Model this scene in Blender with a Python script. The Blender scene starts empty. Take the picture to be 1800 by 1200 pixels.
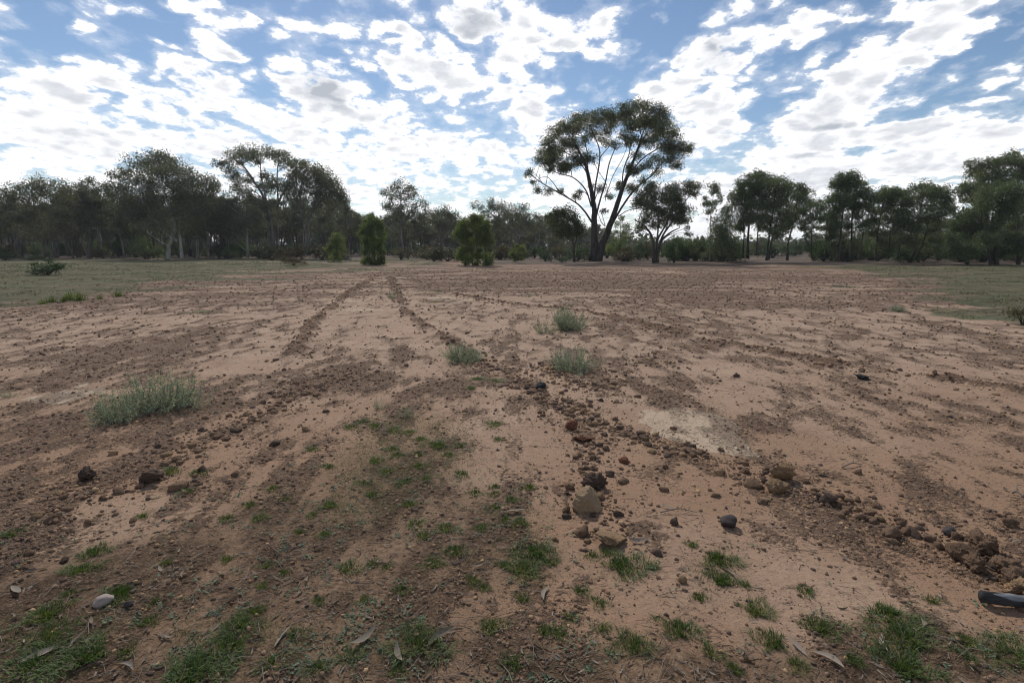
import bpy, math, random
import numpy as np
from mathutils import Vector, Matrix

# ------------------------------------------------------------------ camera, light, exposure
scn = bpy.context.scene
COL = scn.collection
EYE = 1.6
PITCH = math.radians(9.48)
FPX = 1000.0                      # focal length in units of an 1800 wide frame (20 mm lens)
cam = bpy.data.cameras.new('camera')
cam.lens = 20.0; cam.sensor_width = 36.0; cam.clip_start = 0.05; cam.clip_end = 20000
camo = bpy.data.objects.new('camera', cam); COL.objects.link(camo)
camo.location = (0, 0, EYE); camo.rotation_euler = (math.pi/2 - PITCH, 0, 0)
scn.camera = camo

SUN_EL, SUN_AZ = 44.0, -16.0      # azimuth from +Y (the view) towards +X
sun = bpy.data.lights.new('sun', 'SUN'); sun.energy = 2.7; sun.angle = math.radians(4.5); sun.color = (1.0, .95, .88)
suno = bpy.data.objects.new('sun', sun); COL.objects.link(suno)
_e, _a = math.radians(SUN_EL), math.radians(SUN_AZ)
SUND = Vector((math.sin(_a)*math.cos(_e), math.cos(_a)*math.cos(_e), math.sin(_e)))
suno.rotation_euler = SUND.to_track_quat('Z', 'Y').to_euler(); suno.location = SUND*60
scn.view_settings.view_transform = 'Standard'; scn.view_settings.look = 'None'
scn.view_settings.exposure = 0.10; scn.view_settings.gamma = 1.0
scn.view_settings.use_curve_mapping = False
scn.cycles.max_bounces = 8; scn.cycles.diffuse_bounces = 3; scn.cycles.transparent_max_bounces = 8
scn.cycles.use_denoising = True; scn.cycles.filter_width = 1.1

CP, SP = math.cos(PITCH), math.sin(PITCH)
def ray(px, py):
    a, b = (px-900)/FPX, (600-py)/FPX
    return (a, CP + b*SP, -SP + b*CP)
def G(px, py):                    # ground point seen at a photo position
    d = ray(px, py); t = -EYE/d[2]; return (d[0]*t, d[1]*t)
def R(px, py, y):                 # point at depth y along a sight line
    d = ray(px, py); t = y/d[1]; return (d[0]*t, EYE + d[2]*t)
def project(x, y, z=0.0):
    df = y*CP - (z-EYE)*SP; du = y*SP + (z-EYE)*CP
    s = np.where(df > .05, df, .05)
    px = 900 + FPX*x/s; py = 600 - FPX*du/s
    return np.where(df > .05, px, -9e4), np.where(df > .05, py, 9e4)

# ------------------------------------------------------------------ node helpers
class NT:
    def __init__(s, tree): s.t = tree; tree.nodes.clear()
    def n(s, typ, ins=None, **kw):
        nd = s.t.nodes.new(typ)
        for k, v in kw.items(): setattr(nd, k, v)
        for k, v in (ins or {}).items(): s.put(nd.inputs[k], v)
        return nd
    def put(s, sock, v):
        if isinstance(v, bpy.types.NodeSocket): s.t.links.new(v, sock)
        elif isinstance(v, bpy.types.Node): s.t.links.new(v.outputs[0], sock)
        else: sock.default_value = v
    def m(s, op, a, b=0.0, c=0.0, clamp=False):
        nd = s.n('ShaderNodeMath', {0: a, 1: b, 2: c}, operation=op); nd.use_clamp = clamp; return nd.outputs[0]
    def ss(s, x, lo, hi):
        return s.n('ShaderNodeMapRange', {0: x, 1: lo, 2: hi, 3: 0.0, 4: 1.0}, interpolation_type='SMOOTHSTEP').outputs[0]
    def mix(s, f, a, b, blend='MIX'):
        nd = s.n('ShaderNodeMix', data_type='RGBA', blend_type=blend)
        s.put(nd.inputs[0], f); s.put(nd.inputs[6], a); s.put(nd.inputs[7], b); return nd.outputs[2]
    def noise(s, vec, scale, detail=5, rough=.55, w=None, dist=0.0):
        nd = s.n('ShaderNodeTexNoise', {'Vector': vec, 'Scale': scale, 'Detail': detail, 'Roughness': rough, 'Distortion': dist})
        return nd.outputs[0]
def c4(c): return (c[0], c[1], c[2], 1.0)

# ------------------------------------------------------------------ sky with a broken cloud sheet
CK = 0.22
def cloud_uv(px, py):
    d = np.array(ray(px, py)); d /= np.linalg.norm(d)
    return d[:2]/(max(d[2], 0) + CK)
world = bpy.data.worlds.new('World'); scn.world = world; world.use_nodes = True
W = NT(world.node_tree)
tc = W.n('ShaderNodeTexCoord').outputs['Generated']
sp = W.n('ShaderNodeSeparateXYZ', {0: tc})
den = W.m('ADD', W.m('MAXIMUM', sp.outputs[2], 0.0), CK)
uv = W.n('ShaderNodeCombineXYZ', {0: W.m('DIVIDE', sp.outputs[0], den), 1: W.m('DIVIDE', sp.outputs[1], den), 2: 0.0}).outputs[0]
sky = W.n('ShaderNodeTexSky', sky_type='NISHITA'); sky.sun_disc = False
sky.sun_elevation = math.radians(SUN_EL); sky.sun_rotation = math.radians(SUN_AZ)
sky.air_density = 1.0; sky.dust_density = .15; sky.ozone_density = 3.0; sky.altitude = 150
wq = W.n('ShaderNodeTexNoise', {'Vector': uv, 'Scale': 4.2, 'Detail': 5, 'Roughness': .6})
_wv = W.n('ShaderNodeVectorMath', {0: W.n('ShaderNodeVectorMath', {0: wq.outputs[1], 1: (.5, .5, .5)}, operation='SUBTRACT').outputs[0], 1: (.26, .26, 0)}, operation='MULTIPLY')
uvw = W.n('ShaderNodeVectorMath', {0: uv, 1: _wv.outputs[0]}, operation='ADD').outputs[0]
def ell(lst, w_scale=1.0):
    acc = None
    for (cx, cy, rx, ry, ang, w) in lst:
        a = math.radians(ang)
        q0 = cloud_uv(cx, cy); e = 2.0
        J = np.stack([(cloud_uv(cx+e, cy)-cloud_uv(cx-e, cy))/(2*e), (cloud_uv(cx, cy+e)-cloud_uv(cx, cy-e))/(2*e)], 1)
        A = J @ np.array([[math.cos(a)*rx, -math.sin(a)*ry], [math.sin(a)*rx, math.cos(a)*ry]])
        U, S, _ = np.linalg.svd(A)
        mp = W.n('ShaderNodeMapping', {0: uvw}, vector_type='TEXTURE')
        mp.inputs['Location'].default_value = (q0[0], q0[1], 0)
        mp.inputs['Rotation'].default_value = (0, 0, math.atan2(U[1, 0], U[0, 0]))
        mp.inputs['Scale'].default_value = (S[0], S[1], 1)
        g = W.n('ShaderNodeTexGradient', {0: mp.outputs[0]}, gradient_type='SPHERICAL').outputs[1]
        acc = W.m('MULTIPLY', g, w*w_scale) if acc is None else W.m('MULTIPLY_ADD', g, w*w_scale, acc)
    return acc
CLOUDS = [(155,22,80,34,15,1),(240,12,40,16,0,.8),(400,30,150,55,25,1.2),(390,88,105,32,20,1),(555,35,80,50,20,1),(395,148,95,36,25,1),
 (575,165,125,58,20,1.3),(700,40,120,60,0,1.1),(850,40,120,75,0,1.2),(735,112,140,70,20,1.1),(830,140,100,60,0,.9),(1030,45,100,60,-10,1.1),
 (930,90,80,85,0,1.0),(1078,100,60,38,-25,1.1),(940,195,50,45,0,.9),(1250,95,115,75,-25,1.2),(1255,185,105,75,0,1.1),(1400,28,130,40,-10,1),
 (1390,78,120,36,-10,1),(1160,165,70,36,-30,1),(1620,70,260,62,-28,1.3),(1490,150,150,60,-20,1.2),(1440,222,150,45,-5,1.2),(1420,272,120,30,-3,1),
 (1620,230,170,45,-15,1.1),(1750,142,90,18,-14,.9),(1765,170,60,14,-5,.8),(1770,240,100,34,0,.9),(1250,245,80,34,0,.9),(130,105,50,28,18,.9),
 (55,105,45,18,15,.7),(275,115,65,24,15,.9),(60,135,60,24,15,.8),(225,155,110,36,18,1),(120,170,80,30,15,.9),(330,185,90,36,15,.9),(30,185,80,50,0,.8),
 (1153,36,20,12,0,.8),(120,240,240,60,5,.8),(500,270,300,50,5,.5),(800,260,200,60,0,.5),(640,215,160,40,15,.8),(1350,320,220,40,-5,.8),(1600,290,260,40,-8,.7),
 (480,215,120,30,15,.8),(1700,12,120,60,-25,.8)]
GAPS = [(60,50,120,50,0,1),(290,60,70,30,20,.8),(250,100,60,14,15,.5),(1130,70,70,60,-30,.9),(1745,95,130,34,-20,1.0),(1100,150,90,30,-20,.7),(1190,30,60,24,0,.6),
 (1330,200,45,60,0,.7),(1640,180,170,26,-18,.9),(1480,110,90,18,-25,.5),(460,20,28,60,-20,.5),(680,150,100,18,20,.5),(860,225,40,50,0,.6),(1480,270,80,24,-20,.7),
 (1250,285,90,20,0,.6),(440,160,100,14,20,.5),(1010,150,60,60,0,.5),(340,140,60,14,20,.4),(990,5,40,16,0,.5),(20,95,80,30,0,.5),(760,215,60,40,0,.5)]
GREY = [(565,165,95,40,20,1.0),(845,45,75,40,5,1.0),(1265,90,75,45,-15,.8),(1450,218,90,24,-5,.7),(1415,273,75,15,-3,.7),(1270,235,50,18,0,.6),(360,175,45,16,10,.4),(1640,70,170,30,-28,.45),(1500,165,100,30,-20,.4),(725,172,45,18,20,.4),(1720,235,80,20,-5,.4)]
base = ell(CLOUDS); gap = ell(GAPS); grey = ell(GREY)
mpz = W.n('ShaderNodeMapping', {0: uv}); mpz.inputs['Scale'].default_value = (1.5, 1.05, 1); mpz.inputs['Location'].default_value = (3.1, 1.7, 0)
wn = W.n('ShaderNodeTexNoise', {'Vector': mpz.outputs[0], 'Scale': 3.0, 'Detail': 3})
warp = W.n('ShaderNodeMix', {}, data_type='VECTOR'); W.put(warp.inputs[0], .06); W.put(warp.inputs[4], mpz.outputs[0]); W.put(warp.inputs[5], wn.outputs[1])
nz = W.noise(warp.outputs[1], 4.6, 8, .6)
nz2 = W.noise(mpz.outputs[0], 13.0, 6, .62)
nz3 = W.noise(mpz.outputs[0], 1.1, 2, .5)
hor = W.ss(sp.outputs[2], .36, .04)
vmap = W.n('ShaderNodeMapping', {0: uvw}); vmap.inputs['Scale'].default_value = (1.3, 1.05, 1)
puf = W.n('ShaderNodeTexVoronoi', {'Vector': vmap.outputs[0], 'Scale': 10.5, 'Smoothness': .4, 'Randomness': 1.0}, feature='SMOOTH_F1').outputs[0]
cov = W.m('MULTIPLY_ADD', nz, 1.25, -.375)
cov = W.m('MULTIPLY_ADD', nz3, .45, W.m('ADD', cov, -.22))
cov = W.m('MULTIPLY_ADD', W.m('MINIMUM', base, 1.15), .50, cov)
cov = W.m('MULTIPLY_ADD', gap, -.62, cov)
low = W.m('MULTIPLY_ADD', hor, .32, cov)
cov = W.m('MULTIPLY_ADD', W.m('SUBTRACT', puf, .45), W.m('MULTIPLY_ADD', hor, .70, -1.15), W.m('MULTIPLY_ADD', hor, .06, low))
soft = cov
cov = W.m('MULTIPLY_ADD', nz2, .85, W.m('ADD', cov, -.42))
alpha = W.ss(cov, .33, .66)
wisp = W.m('MULTIPLY', W.ss(cov, .05, .55), .26)
alpha = W.m('MAXIMUM', alpha, wisp)
body = W.ss(W.m('MULTIPLY_ADD', nz2, .25, W.m('ADD', soft, -.12)), .62, 1.15)
thick = W.m('ADD', W.m('MULTIPLY', body, .50), W.m('MULTIPLY', W.ss(W.m('MULTIPLY_ADD', nz2, .55, W.m('ADD', grey, -.27)), .10, .95), .55))
thick = W.m('MINIMUM', W.m('ADD', thick, W.m('MULTIPLY', W.ss(nz2, .6, .38), .10)), .85)
ccol = W.mix(thick, c4((1.12, 1.12, 1.13)), c4((.36, .40, .47)))
bgs = W.n('ShaderNodeBackground', {0: sky.outputs[0], 1: .082})
bgc = W.n('ShaderNodeBackground', {0: ccol, 1: 1.0})
mx = W.n('ShaderNodeMixShader', {0: alpha, 1: bgs.outputs[0], 2: bgc.outputs[0]})
W.n('ShaderNodeOutputWorld', {0: mx.outputs[0]})

# ------------------------------------------------------------------ numpy noise and mesh helpers
def _hash(ix, iy, seed):
    h = (ix.astype(np.int64)*374761393 + iy.astype(np.int64)*668265263 + seed*974711) & 0xffffffff
    h = ((h ^ (h >> 13))*1274126177) & 0xffffffff
    return ((h ^ (h >> 16)) & 0xffff)/65535.0
def vn(x, y, seed=0):
    ix, iy = np.floor(x), np.floor(y); fx, fy = x-ix, y-iy
    ux, uy = fx*fx*fx*(fx*(fx*6-15)+10), fy*fy*fy*(fy*(fy*6-15)+10)
    a, b, c, d = _hash(ix, iy, seed), _hash(ix+1, iy, seed), _hash(ix, iy+1, seed), _hash(ix+1, iy+1, seed)
    return (a*(1-ux)+b*ux)*(1-uy) + (c*(1-ux)+d*ux)*uy
def fbm(x, y, oct=4, seed=0, gain=.5):
    s, a, t = 0, 1.0, 0
    for o in range(oct):
        s = s + a*vn(x, y, seed+o*17); t += a; a *= gain
        x, y = x*1.93*.8 - y*1.93*.6 + 5.2, x*1.93*.6 + y*1.93*.8 + 1.3
    return s/t
def sstep(x, a, b):
    t = np.clip((x-a)/(b-a), 0, 1); return t*t*(3-2*t)

def mesh_np(name, V, faces, mat=None, attrs=None, smooth=True):
    """faces: list of int arrays, each (n,3) or (n,4)"""
    me = bpy.data.meshes.new(name)
    V = np.asarray(V, np.float32); fl = [np.asarray(f, np.int32) for f in faces if len(f)]
    me.vertices.add(len(V)); me.vertices.foreach_set('co', V.ravel())
    nl = sum(f.size for f in fl); npol = sum(len(f) for f in fl)
    me.loops.add(nl); me.polygons.add(npol)
    me.loops.foreach_set('vertex_index', np.concatenate([f.ravel() for f in fl]))
    tot = np.concatenate([np.full(len(f), f.shape[1], np.int32) for f in fl])
    st = np.concatenate([[0], np.cumsum(tot)[:-1]]).astype(np.int32)
    me.polygons.foreach_set('loop_start', st)
    if smooth: me.polygons.foreach_set('use_smooth', np.ones(npol, bool))
    for k, v in (attrs or {}).items():
        at = me.attributes.new(k, 'FLOAT', 'POINT'); at.data.foreach_set('value', np.asarray(v, np.float32))
    me.update(calc_edges=True)
    if mat: me.materials.append(mat)
    return me
class MB:
    def __init__(s): s.V, s.F3, s.F4, s.T, s.n = [], [], [], [], 0
    def add(s, V, f3=None, f4=None, tint=0.5):
        V = np.asarray(V, float).reshape(-1, 3)
        if f3 is not None and len(f3): s.F3.append(np.asarray(f3)+s.n)
        if f4 is not None and len(f4): s.F4.append(np.asarray(f4)+s.n)
        s.V.append(V); s.T.append(np.broadcast_to(np.asarray(tint, float), (len(V),)).copy()); s.n += len(V)
    def mesh(s, name, mat, smooth=True):
        fs = ([np.concatenate(s.F3)] if s.F3 else []) + ([np.concatenate(s.F4)] if s.F4 else [])
        return mesh_np(name, np.concatenate(s.V), fs, mat, {'tint': np.concatenate(s.T)}, smooth)
    def obj(s, name, mat, parent=None, smooth=True): return link(name, s.mesh(name, mat, smooth), parent)
def link(name, data, parent=None):
    o = bpy.data.objects.new(name, data); COL.objects.link(o)
    if parent: o.parent = parent
    return o
def tag(o, label=None, cat=None, group=None, kind=None):
    for k, v in (('label', label), ('category', cat), ('group', group), ('kind', kind)):
        if v: o[k] = v
    return o
def catmull(P, n):
    P = np.asarray(P, float)
    if len(P) < 3: return P[0] + (P[-1]-P[0])*np.linspace(0, 1, max(n, 2))[:, None]
    Q = np.vstack([2*P[0]-P[1], P, 2*P[-1]-P[-2]])
    u = np.linspace(0, len(P)-1-1e-6, n); i = u.astype(int); t = (u-i)[:, None]
    a, b, c, d = Q[i], Q[i+1], Q[i+2], Q[i+3]
    return .5*(2*b + (c-a)*t + (2*a-5*b+4*c-d)*t*t + (3*b-a-3*c+d)*t**3)
def tube(mb, P, r, sides=6, tint=.5, cap=True):
    P = np.asarray(P, float); n = len(P); r = np.broadcast_to(np.asarray(r, float), (n,))
    T = np.gradient(P, axis=0); T /= np.linalg.norm(T, axis=1)[:, None] + 1e-9
    up = np.array([0, 0, 1.]) if abs(T[0, 2]) < .9 else np.array([1., 0, 0])
    A = np.cross(T, up); A /= np.linalg.norm(A, axis=1)[:, None] + 1e-9; B = np.cross(T, A)
    th = np.linspace(0, 2*np.pi, sides, endpoint=False)
    V = P[:, None] + r[:, None, None]*(np.cos(th)[None, :, None]*A[:, None] + np.sin(th)[None, :, None]*B[:, None])
    i = np.arange(n-1)[:, None]*sides; j = np.arange(sides)[None]; k = (j+1) % sides
    F = np.stack([i+j, i+k, i+sides+k, i+sides+j], -1).reshape(-1, 4)
    f3 = None
    if cap:
        base = (n-1)*sides; f3 = np.array([[base, base+q, base+q+1] for q in range(1, sides-1)] + [[0, q+1, q] for q in range(1, sides-1)])
    mb.add(V.reshape(-1, 3), f3, F, tint)

def ico(sub):
    import bmesh
    bm = bmesh.new(); bmesh.ops.create_icosphere(bm, subdivisions=sub, radius=1)
    bm.verts.ensure_lookup_table(); V = np.array([v.co[:] for v in bm.verts]); F = np.array([[v.index for v in f.verts] for f in bm.faces]); bm.free()
    return V, F
def n3(P, s, seed):
    x, y, z = (P*s).T
    return (vn(x+z*.7, y-z*.4, seed) + vn(y+x*.5+9, z+x*.3, seed+5) + vn(z-y*.6, x+y*.2+4, seed+9))/3
def lump(sub, seed, rough=.5, flat=.75, cuts=11):
    V, F = ico(sub); rg = np.random.RandomState(seed)
    d = 1 + rough*(n3(V, 1.3, seed)-.5)*2.2 + rough*1.1*(n3(V, 3.3, seed+3)-.5)
    for _ in range(cuts):                        # broken faces
        nrm = rg.normal(size=3); nrm /= np.linalg.norm(nrm); k = V@nrm
        d = np.where(k > .35+.25*rg.rand(), np.minimum(d, (.55+.3*rg.rand())/np.maximum(k, .3)), d)
    d = d + rough*.5*(n3(V, 7., seed+6)-.5) + rough*.4*(n3(V, 15., seed+8)-.5)
    V = V*d[:, None]*np.array([1, .8+.25*rg.rand(), flat]); return V, F

# ------------------------------------------------------------------ materials
def newmat(name):
    m = bpy.data.materials.new(name); m.use_nodes = True; return m, NT(m.node_tree)
def attr(N, nm): return N.n('ShaderNodeAttribute', attribute_name=nm).outputs['Fac']
def leaf_mat(name, dark, light, trans=.35, rough=.55, var=.25):
    m, N = newmat(name)
    t = attr(N, 'tint'); rnd = N.n('ShaderNodeObjectInfo').outputs['Random']
    col = N.mix(t, c4(dark), c4(light))
    col = N.mix(1.0, col, N.n('ShaderNodeCombineColor', {0: N.m('MULTIPLY_ADD', rnd, var, 1-var/2), 1: N.m('MULTIPLY_ADD', rnd, var*.6, 1-var*.3), 2: N.m('MULTIPLY_ADD', rnd, var*.8, 1-var*.4)}).outputs[0], 'MULTIPLY')
    b = N.n('ShaderNodeBsdfPrincipled', {'Base Color': col, 'Roughness': rough, 'Specular IOR Level': .25})
    tr = N.n('ShaderNodeBsdfTranslucent', {0: N.mix(1.0, col, c4((1.25, 1.3, .6)), 'MULTIPLY')})
    mxs = N.n('ShaderNodeMixShader', {0: trans, 1: b.outputs[0], 2: tr.outputs[0]})
    N.n('ShaderNodeOutputMaterial', {0: mxs.outputs[0]}); return m
def solid_mat(name, a, b, scale=8, rough=.9, bump=.0, bscale=40, stretch=(1, 1, 1), detail=6, coord='Object', spec=.2):
    m, N = newmat(name)
    v = N.n('ShaderNodeMapping', {0: N.n('ShaderNodeTexCoord').outputs[coord]}); v.inputs['Scale'].default_value = stretch
    f = N.ss(N.noise(v.outputs[0], scale, detail, .6), .3, .7)
    rnd = N.n('ShaderNodeObjectInfo').outputs['Random']
    col = N.mix(f, c4(a), c4(b)); k = N.m('MULTIPLY_ADD', rnd, .3, .85)
    col = N.mix(1.0, col, N.n('ShaderNodeCombineColor', {0: k, 1: k, 2: k}).outputs[0], 'MULTIPLY')
    ins = {'Base Color': col, 'Roughness': rough, 'Specular IOR Level': spec}
    if bump:
        hh = N.noise(v.outputs[0], bscale, 6, .65)
        if bscale > 100: hh = N.m('MULTIPLY_ADD', N.noise(v.outputs[0], 5.0, 8, .72), 5.0, hh)
        bn = N.n('ShaderNodeBump', {'Strength': 1.0, 'Distance': bump, 'Height': hh}); ins['Normal'] = bn.outputs[0]
    p = N.n('ShaderNodeBsdfPrincipled', ins); N.n('ShaderNodeOutputMaterial', {0: p.outputs[0]}); return m
M = {
 'gum_leaf': leaf_mat('gum_leaf', (.044, .052, .026), (.120, .138, .068), .38),
 'wood_leaf': leaf_mat('wood_leaf', (.062, .066, .044), (.150, .158, .105), .34),
 'dark_leaf': leaf_mat('dark_leaf', (.060, .080, .040), (.155, .195, .100), .34),
 'young_leaf': leaf_mat('young_leaf', (.068, .092, .038), (.185, .225, .088), .52),
 'shrub_leaf': leaf_mat('shrub_leaf', (.050, .050, .028), (.115, .105, .058), .25, var=.5),
 'bush_leaf': leaf_mat('bush_leaf', (.025, .050, .022), (.065, .105, .040), .3),
 'rust_leaf': leaf_mat('rust_leaf', (.050, .040, .018), (.120, .085, .035), .25),
 'salt_leaf': leaf_mat('salt_leaf', (.190, .230, .168), (.420, .455, .350), .22, .75, .12),
 'grass_blade': leaf_mat('grass_blade', (.038, .068, .016), (.155, .205, .060), .35, .6, .45),
 'weed_leaf': leaf_mat('weed_leaf', (.065, .105, .060), (.170, .215, .130), .2, .7),
 'lawn_blade': leaf_mat('lawn_blade', (.085, .100, .055), (.195, .180, .115), .2, .8),
 'dry_leaf': leaf_mat('dry_leaf', (.120, .085, .060), (.310, .260, .205), .12, .8),
 'twig_leaf': leaf_mat('twig_leaf', (.100, .075, .055), (.260, .215, .170), .0, .8),
 'bark': solid_mat('bark', (.035, .029, .025), (.095, .080, .068), 4, .95, .02, 14, (1, 1, .3)),
 'grey_bark': solid_mat('grey_bark', (.100, .090, .080), (.240, .220, .195), 3, .95, .01, 12, (1, 1, .25)),
 'pale_bark': solid_mat('pale_bark', (.200, .185, .160), (.420, .400, .360), 2, .9, .005, 10, (1, 1, .3)),
 'clod_dark': solid_mat('clod_dark', (.095, .064, .050), (.200, .140, .105), 30, 1, .004, 160),
 'clod_brown': solid_mat('clod_brown', (.185, .115, .072), (.330, .215, .138), 30, 1, .004, 160),
 'clod_tan': solid_mat('clod_tan', (.330, .210, .115), (.500, .335, .195), 40, 1, .005, 170),
 'clod_pale': solid_mat('clod_pale', (.440, .300, .175), (.640, .460, .290), 50, 1, .005, 190),
 'clod_red': solid_mat('clod_red', (.150, .060, .036), (.260, .115, .070), 40, 1, .004, 170),
 'slate_stone': solid_mat('slate_stone', (.060, .048, .046), (.120, .098, .090), 40, .85, .002, 120),
 'quartz': solid_mat('quartz', (.300, .225, .190), (.480, .410, .365), 30, .9, .003, 90),
 'char': solid_mat('char', (.012, .012, .013), (.060, .060, .062), 25, .75, .006, 60, (.2, 1, 1)),
 'weathered_wood': solid_mat('weathered_wood', (.090, .090, .094), (.240, .240, .245), 60, .8, .002, 90, (.15, .5, 1)),
}

# ------------------------------------------------------------------ the field: shared fields of the soil
def line(*pts): return [G(*p) for p in pts]
RIDGES = [  # polyline on the ground, width m, height m, name
 (line((658,489),(640,500),(610,520),(575,548),(545,575),(528,600),(508,640)), .26, .10, 'far furrow'),
 (line((686,487),(700,515),(712,548),(745,575),(785,600),(830,625)), .24, .11, 'middle furrow'),
 (line((830,625),(880,650),(930,680),(980,715),(1010,760)), .22, .05, 'middle furrow end'),
 (line((800,518),(860,530),(930,538),(1000,546),(1060,555),(1130,570),(1230,598),(1330,615),(1450,638),(1560,655),(1680,672),(1800,695),(1950,720)), .22, .09, 'right furrow'),
 (line((985,705),(1080,755),(1180,785),(1280,815),(1370,855),(1470,885),(1580,930),(1680,965),(1760,1000),(1900,1070)), .16, .05, 'near right windrow'),
 (line((-50,1010),(60,945),(140,865),(250,845),(330,795),(420,740),(520,690),(640,655)), .22, .05, 'left windrow'),
 (line((1165,608),(1120,640),(1060,690)), .18, .05, 'rut'),
 (line((1035,780),(1045,860),(1065,900),(1085,960)), .12, .03, 'clod row'),
 (line((935,640),(1000,665),(1080,690)), .15, .03, 'hollow rim'),
]
TRACKS = [line((900,452.5),(985,451.5),(1060,451)), line((360,462),(470,460),(560,461),(650,462)), line((-60,458),(50,455.5)), line((1430,464.5),(1560,463),(1690,463.5)), line((1060,452),(1180,450.5))]
def t_w(t): return 2.6 if t[0][1] > 70 else 1.1
def dist_line(x, y, pts):
    best = np.full(x.shape, 1e9)
    for (ax, ay), (bx, by) in zip(pts[:-1], pts[1:]):
        dx, dy = bx-ax, by-ay; t = np.clip(((x-ax)*dx+(y-ay)*dy)/(dx*dx+dy*dy), 0, 1)
        best = np.minimum(best, (x-ax-t*dx)**2 + (y-ay-t*dy)**2)
    return np.sqrt(best)
def blob(px, py, lst):
    s = np.zeros(px.shape)
    for b in lst:
        cx, cy, rx, ry, w = b[:5]; a = math.radians(b[5]) if len(b) > 5 else 0
        dx, dy = px-cx, py-cy
        u = (dx*math.cos(a)+dy*math.sin(a))/rx; v = (-dx*math.sin(a)+dy*math.cos(a))/ry
        s = s + w*np.exp(-np.clip(u*u+v*v, 0, 60))
    return s
DARK = [(630,660,120,34,.30),(300,610,260,40,.16,-10),(200,780,240,40,.05,-15),(1230,600,220,26,.16,12),(1500,690,300,60,.06,8),(860,600,120,20,.12),(1130,700,130,34,.14,20),
        (60,960,150,110,.06),(1350,530,260,14,.14),(1000,500,420,12,.16),(250,545,220,14,.06),(950,640,120,20,.10),(1400,800,320,40,-.02),(620,540,60,20,.05),(700,620,160,30,.08),(1750,1000,110,60,.18)]
LIGHT = [(1130,1080,230,90,.28),(560,760,60,40,.12),(250,930,90,40,.16,-20),(420,560,160,14,.14),(120,600,140,12,.14,-6),(900,520,200,10,.10),(1450,760,160,30,.10,10),(1250,650,90,14,.14,10),(1090,725,90,22,.40,10),(430,640,60,16,.22,-18),(660,705,60,18,.28),(720,650,40,14,.22),(1370,660,80,14,.20,8),(1150,905,220,60,.22,20),(1400,1000,250,60,.22,20),(1300,700,100,20,.12),
         (660,560,60,60,.14),(880,760,60,20,.2),(935,805,60,20,.16),(1500,560,200,12,.10),(900,570,60,30,.08),(330,760,120,14,.12,-18),(1080,530,120,14,.10),(1650,760,120,30,.12),(1600,830,100,24,.12,15),(1000,960,90,60,.12)]
PALE = [(1220,752,85,24,1.2,8),(1260,785,70,14,.7,12),(630,543,60,5,1.1),(790,527,50,7,1.1),(640,530,60,6,.6),(100,700,110,18,.8,-8),(960,530,40,3,.8),(90,665,60,10,.4),(365,548,40,3,.5),(1010,462,1,1,0)]
GREEN = [(720,800,110,66,.75),(650,900,120,50,.3),(720,770,80,36,.8),(690,830,90,40,.8),(650,870,70,40,.6),(620,900,60,40,.4),(60,1150,120,70,.9),(380,1150,90,60,1.0,-20),(170,1000,60,30,.6,-20),(560,1130,160,50,.45),(740,1130,80,50,.7),(250,1080,120,50,.35),(930,985,70,50,.8),(1095,1000,60,30,.8),(1265,1005,60,46,.8),(1585,1130,60,80,.95),(1120,1130,110,40,.6),(460,900,60,30,.3),(900,900,90,40,.35),(800,985,60,30,.4),(1440,1100,50,30,.4),(1780,1150,60,40,.8),(500,870,60,20,.3)]
LITTER_FALLOFF = [(1300,1200,520,62,.55),(300,1110,520,120,.35),(1700,1180,200,70,.4),(300,1000,160,70,.35),(620,960,300,120,.75),(720,810,120,80,.55),(330,1150,420,120,.8),(1000,1180,500,50,.5),(880,900,90,90,.25),(100,1060,200,80,.55),(1560,1130,140,80,.45),(1230,1010,60,50,.3),(940,980,70,50,.3)]  # leaf litter; its broad lower bands also put lens falloff into the soil
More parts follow.
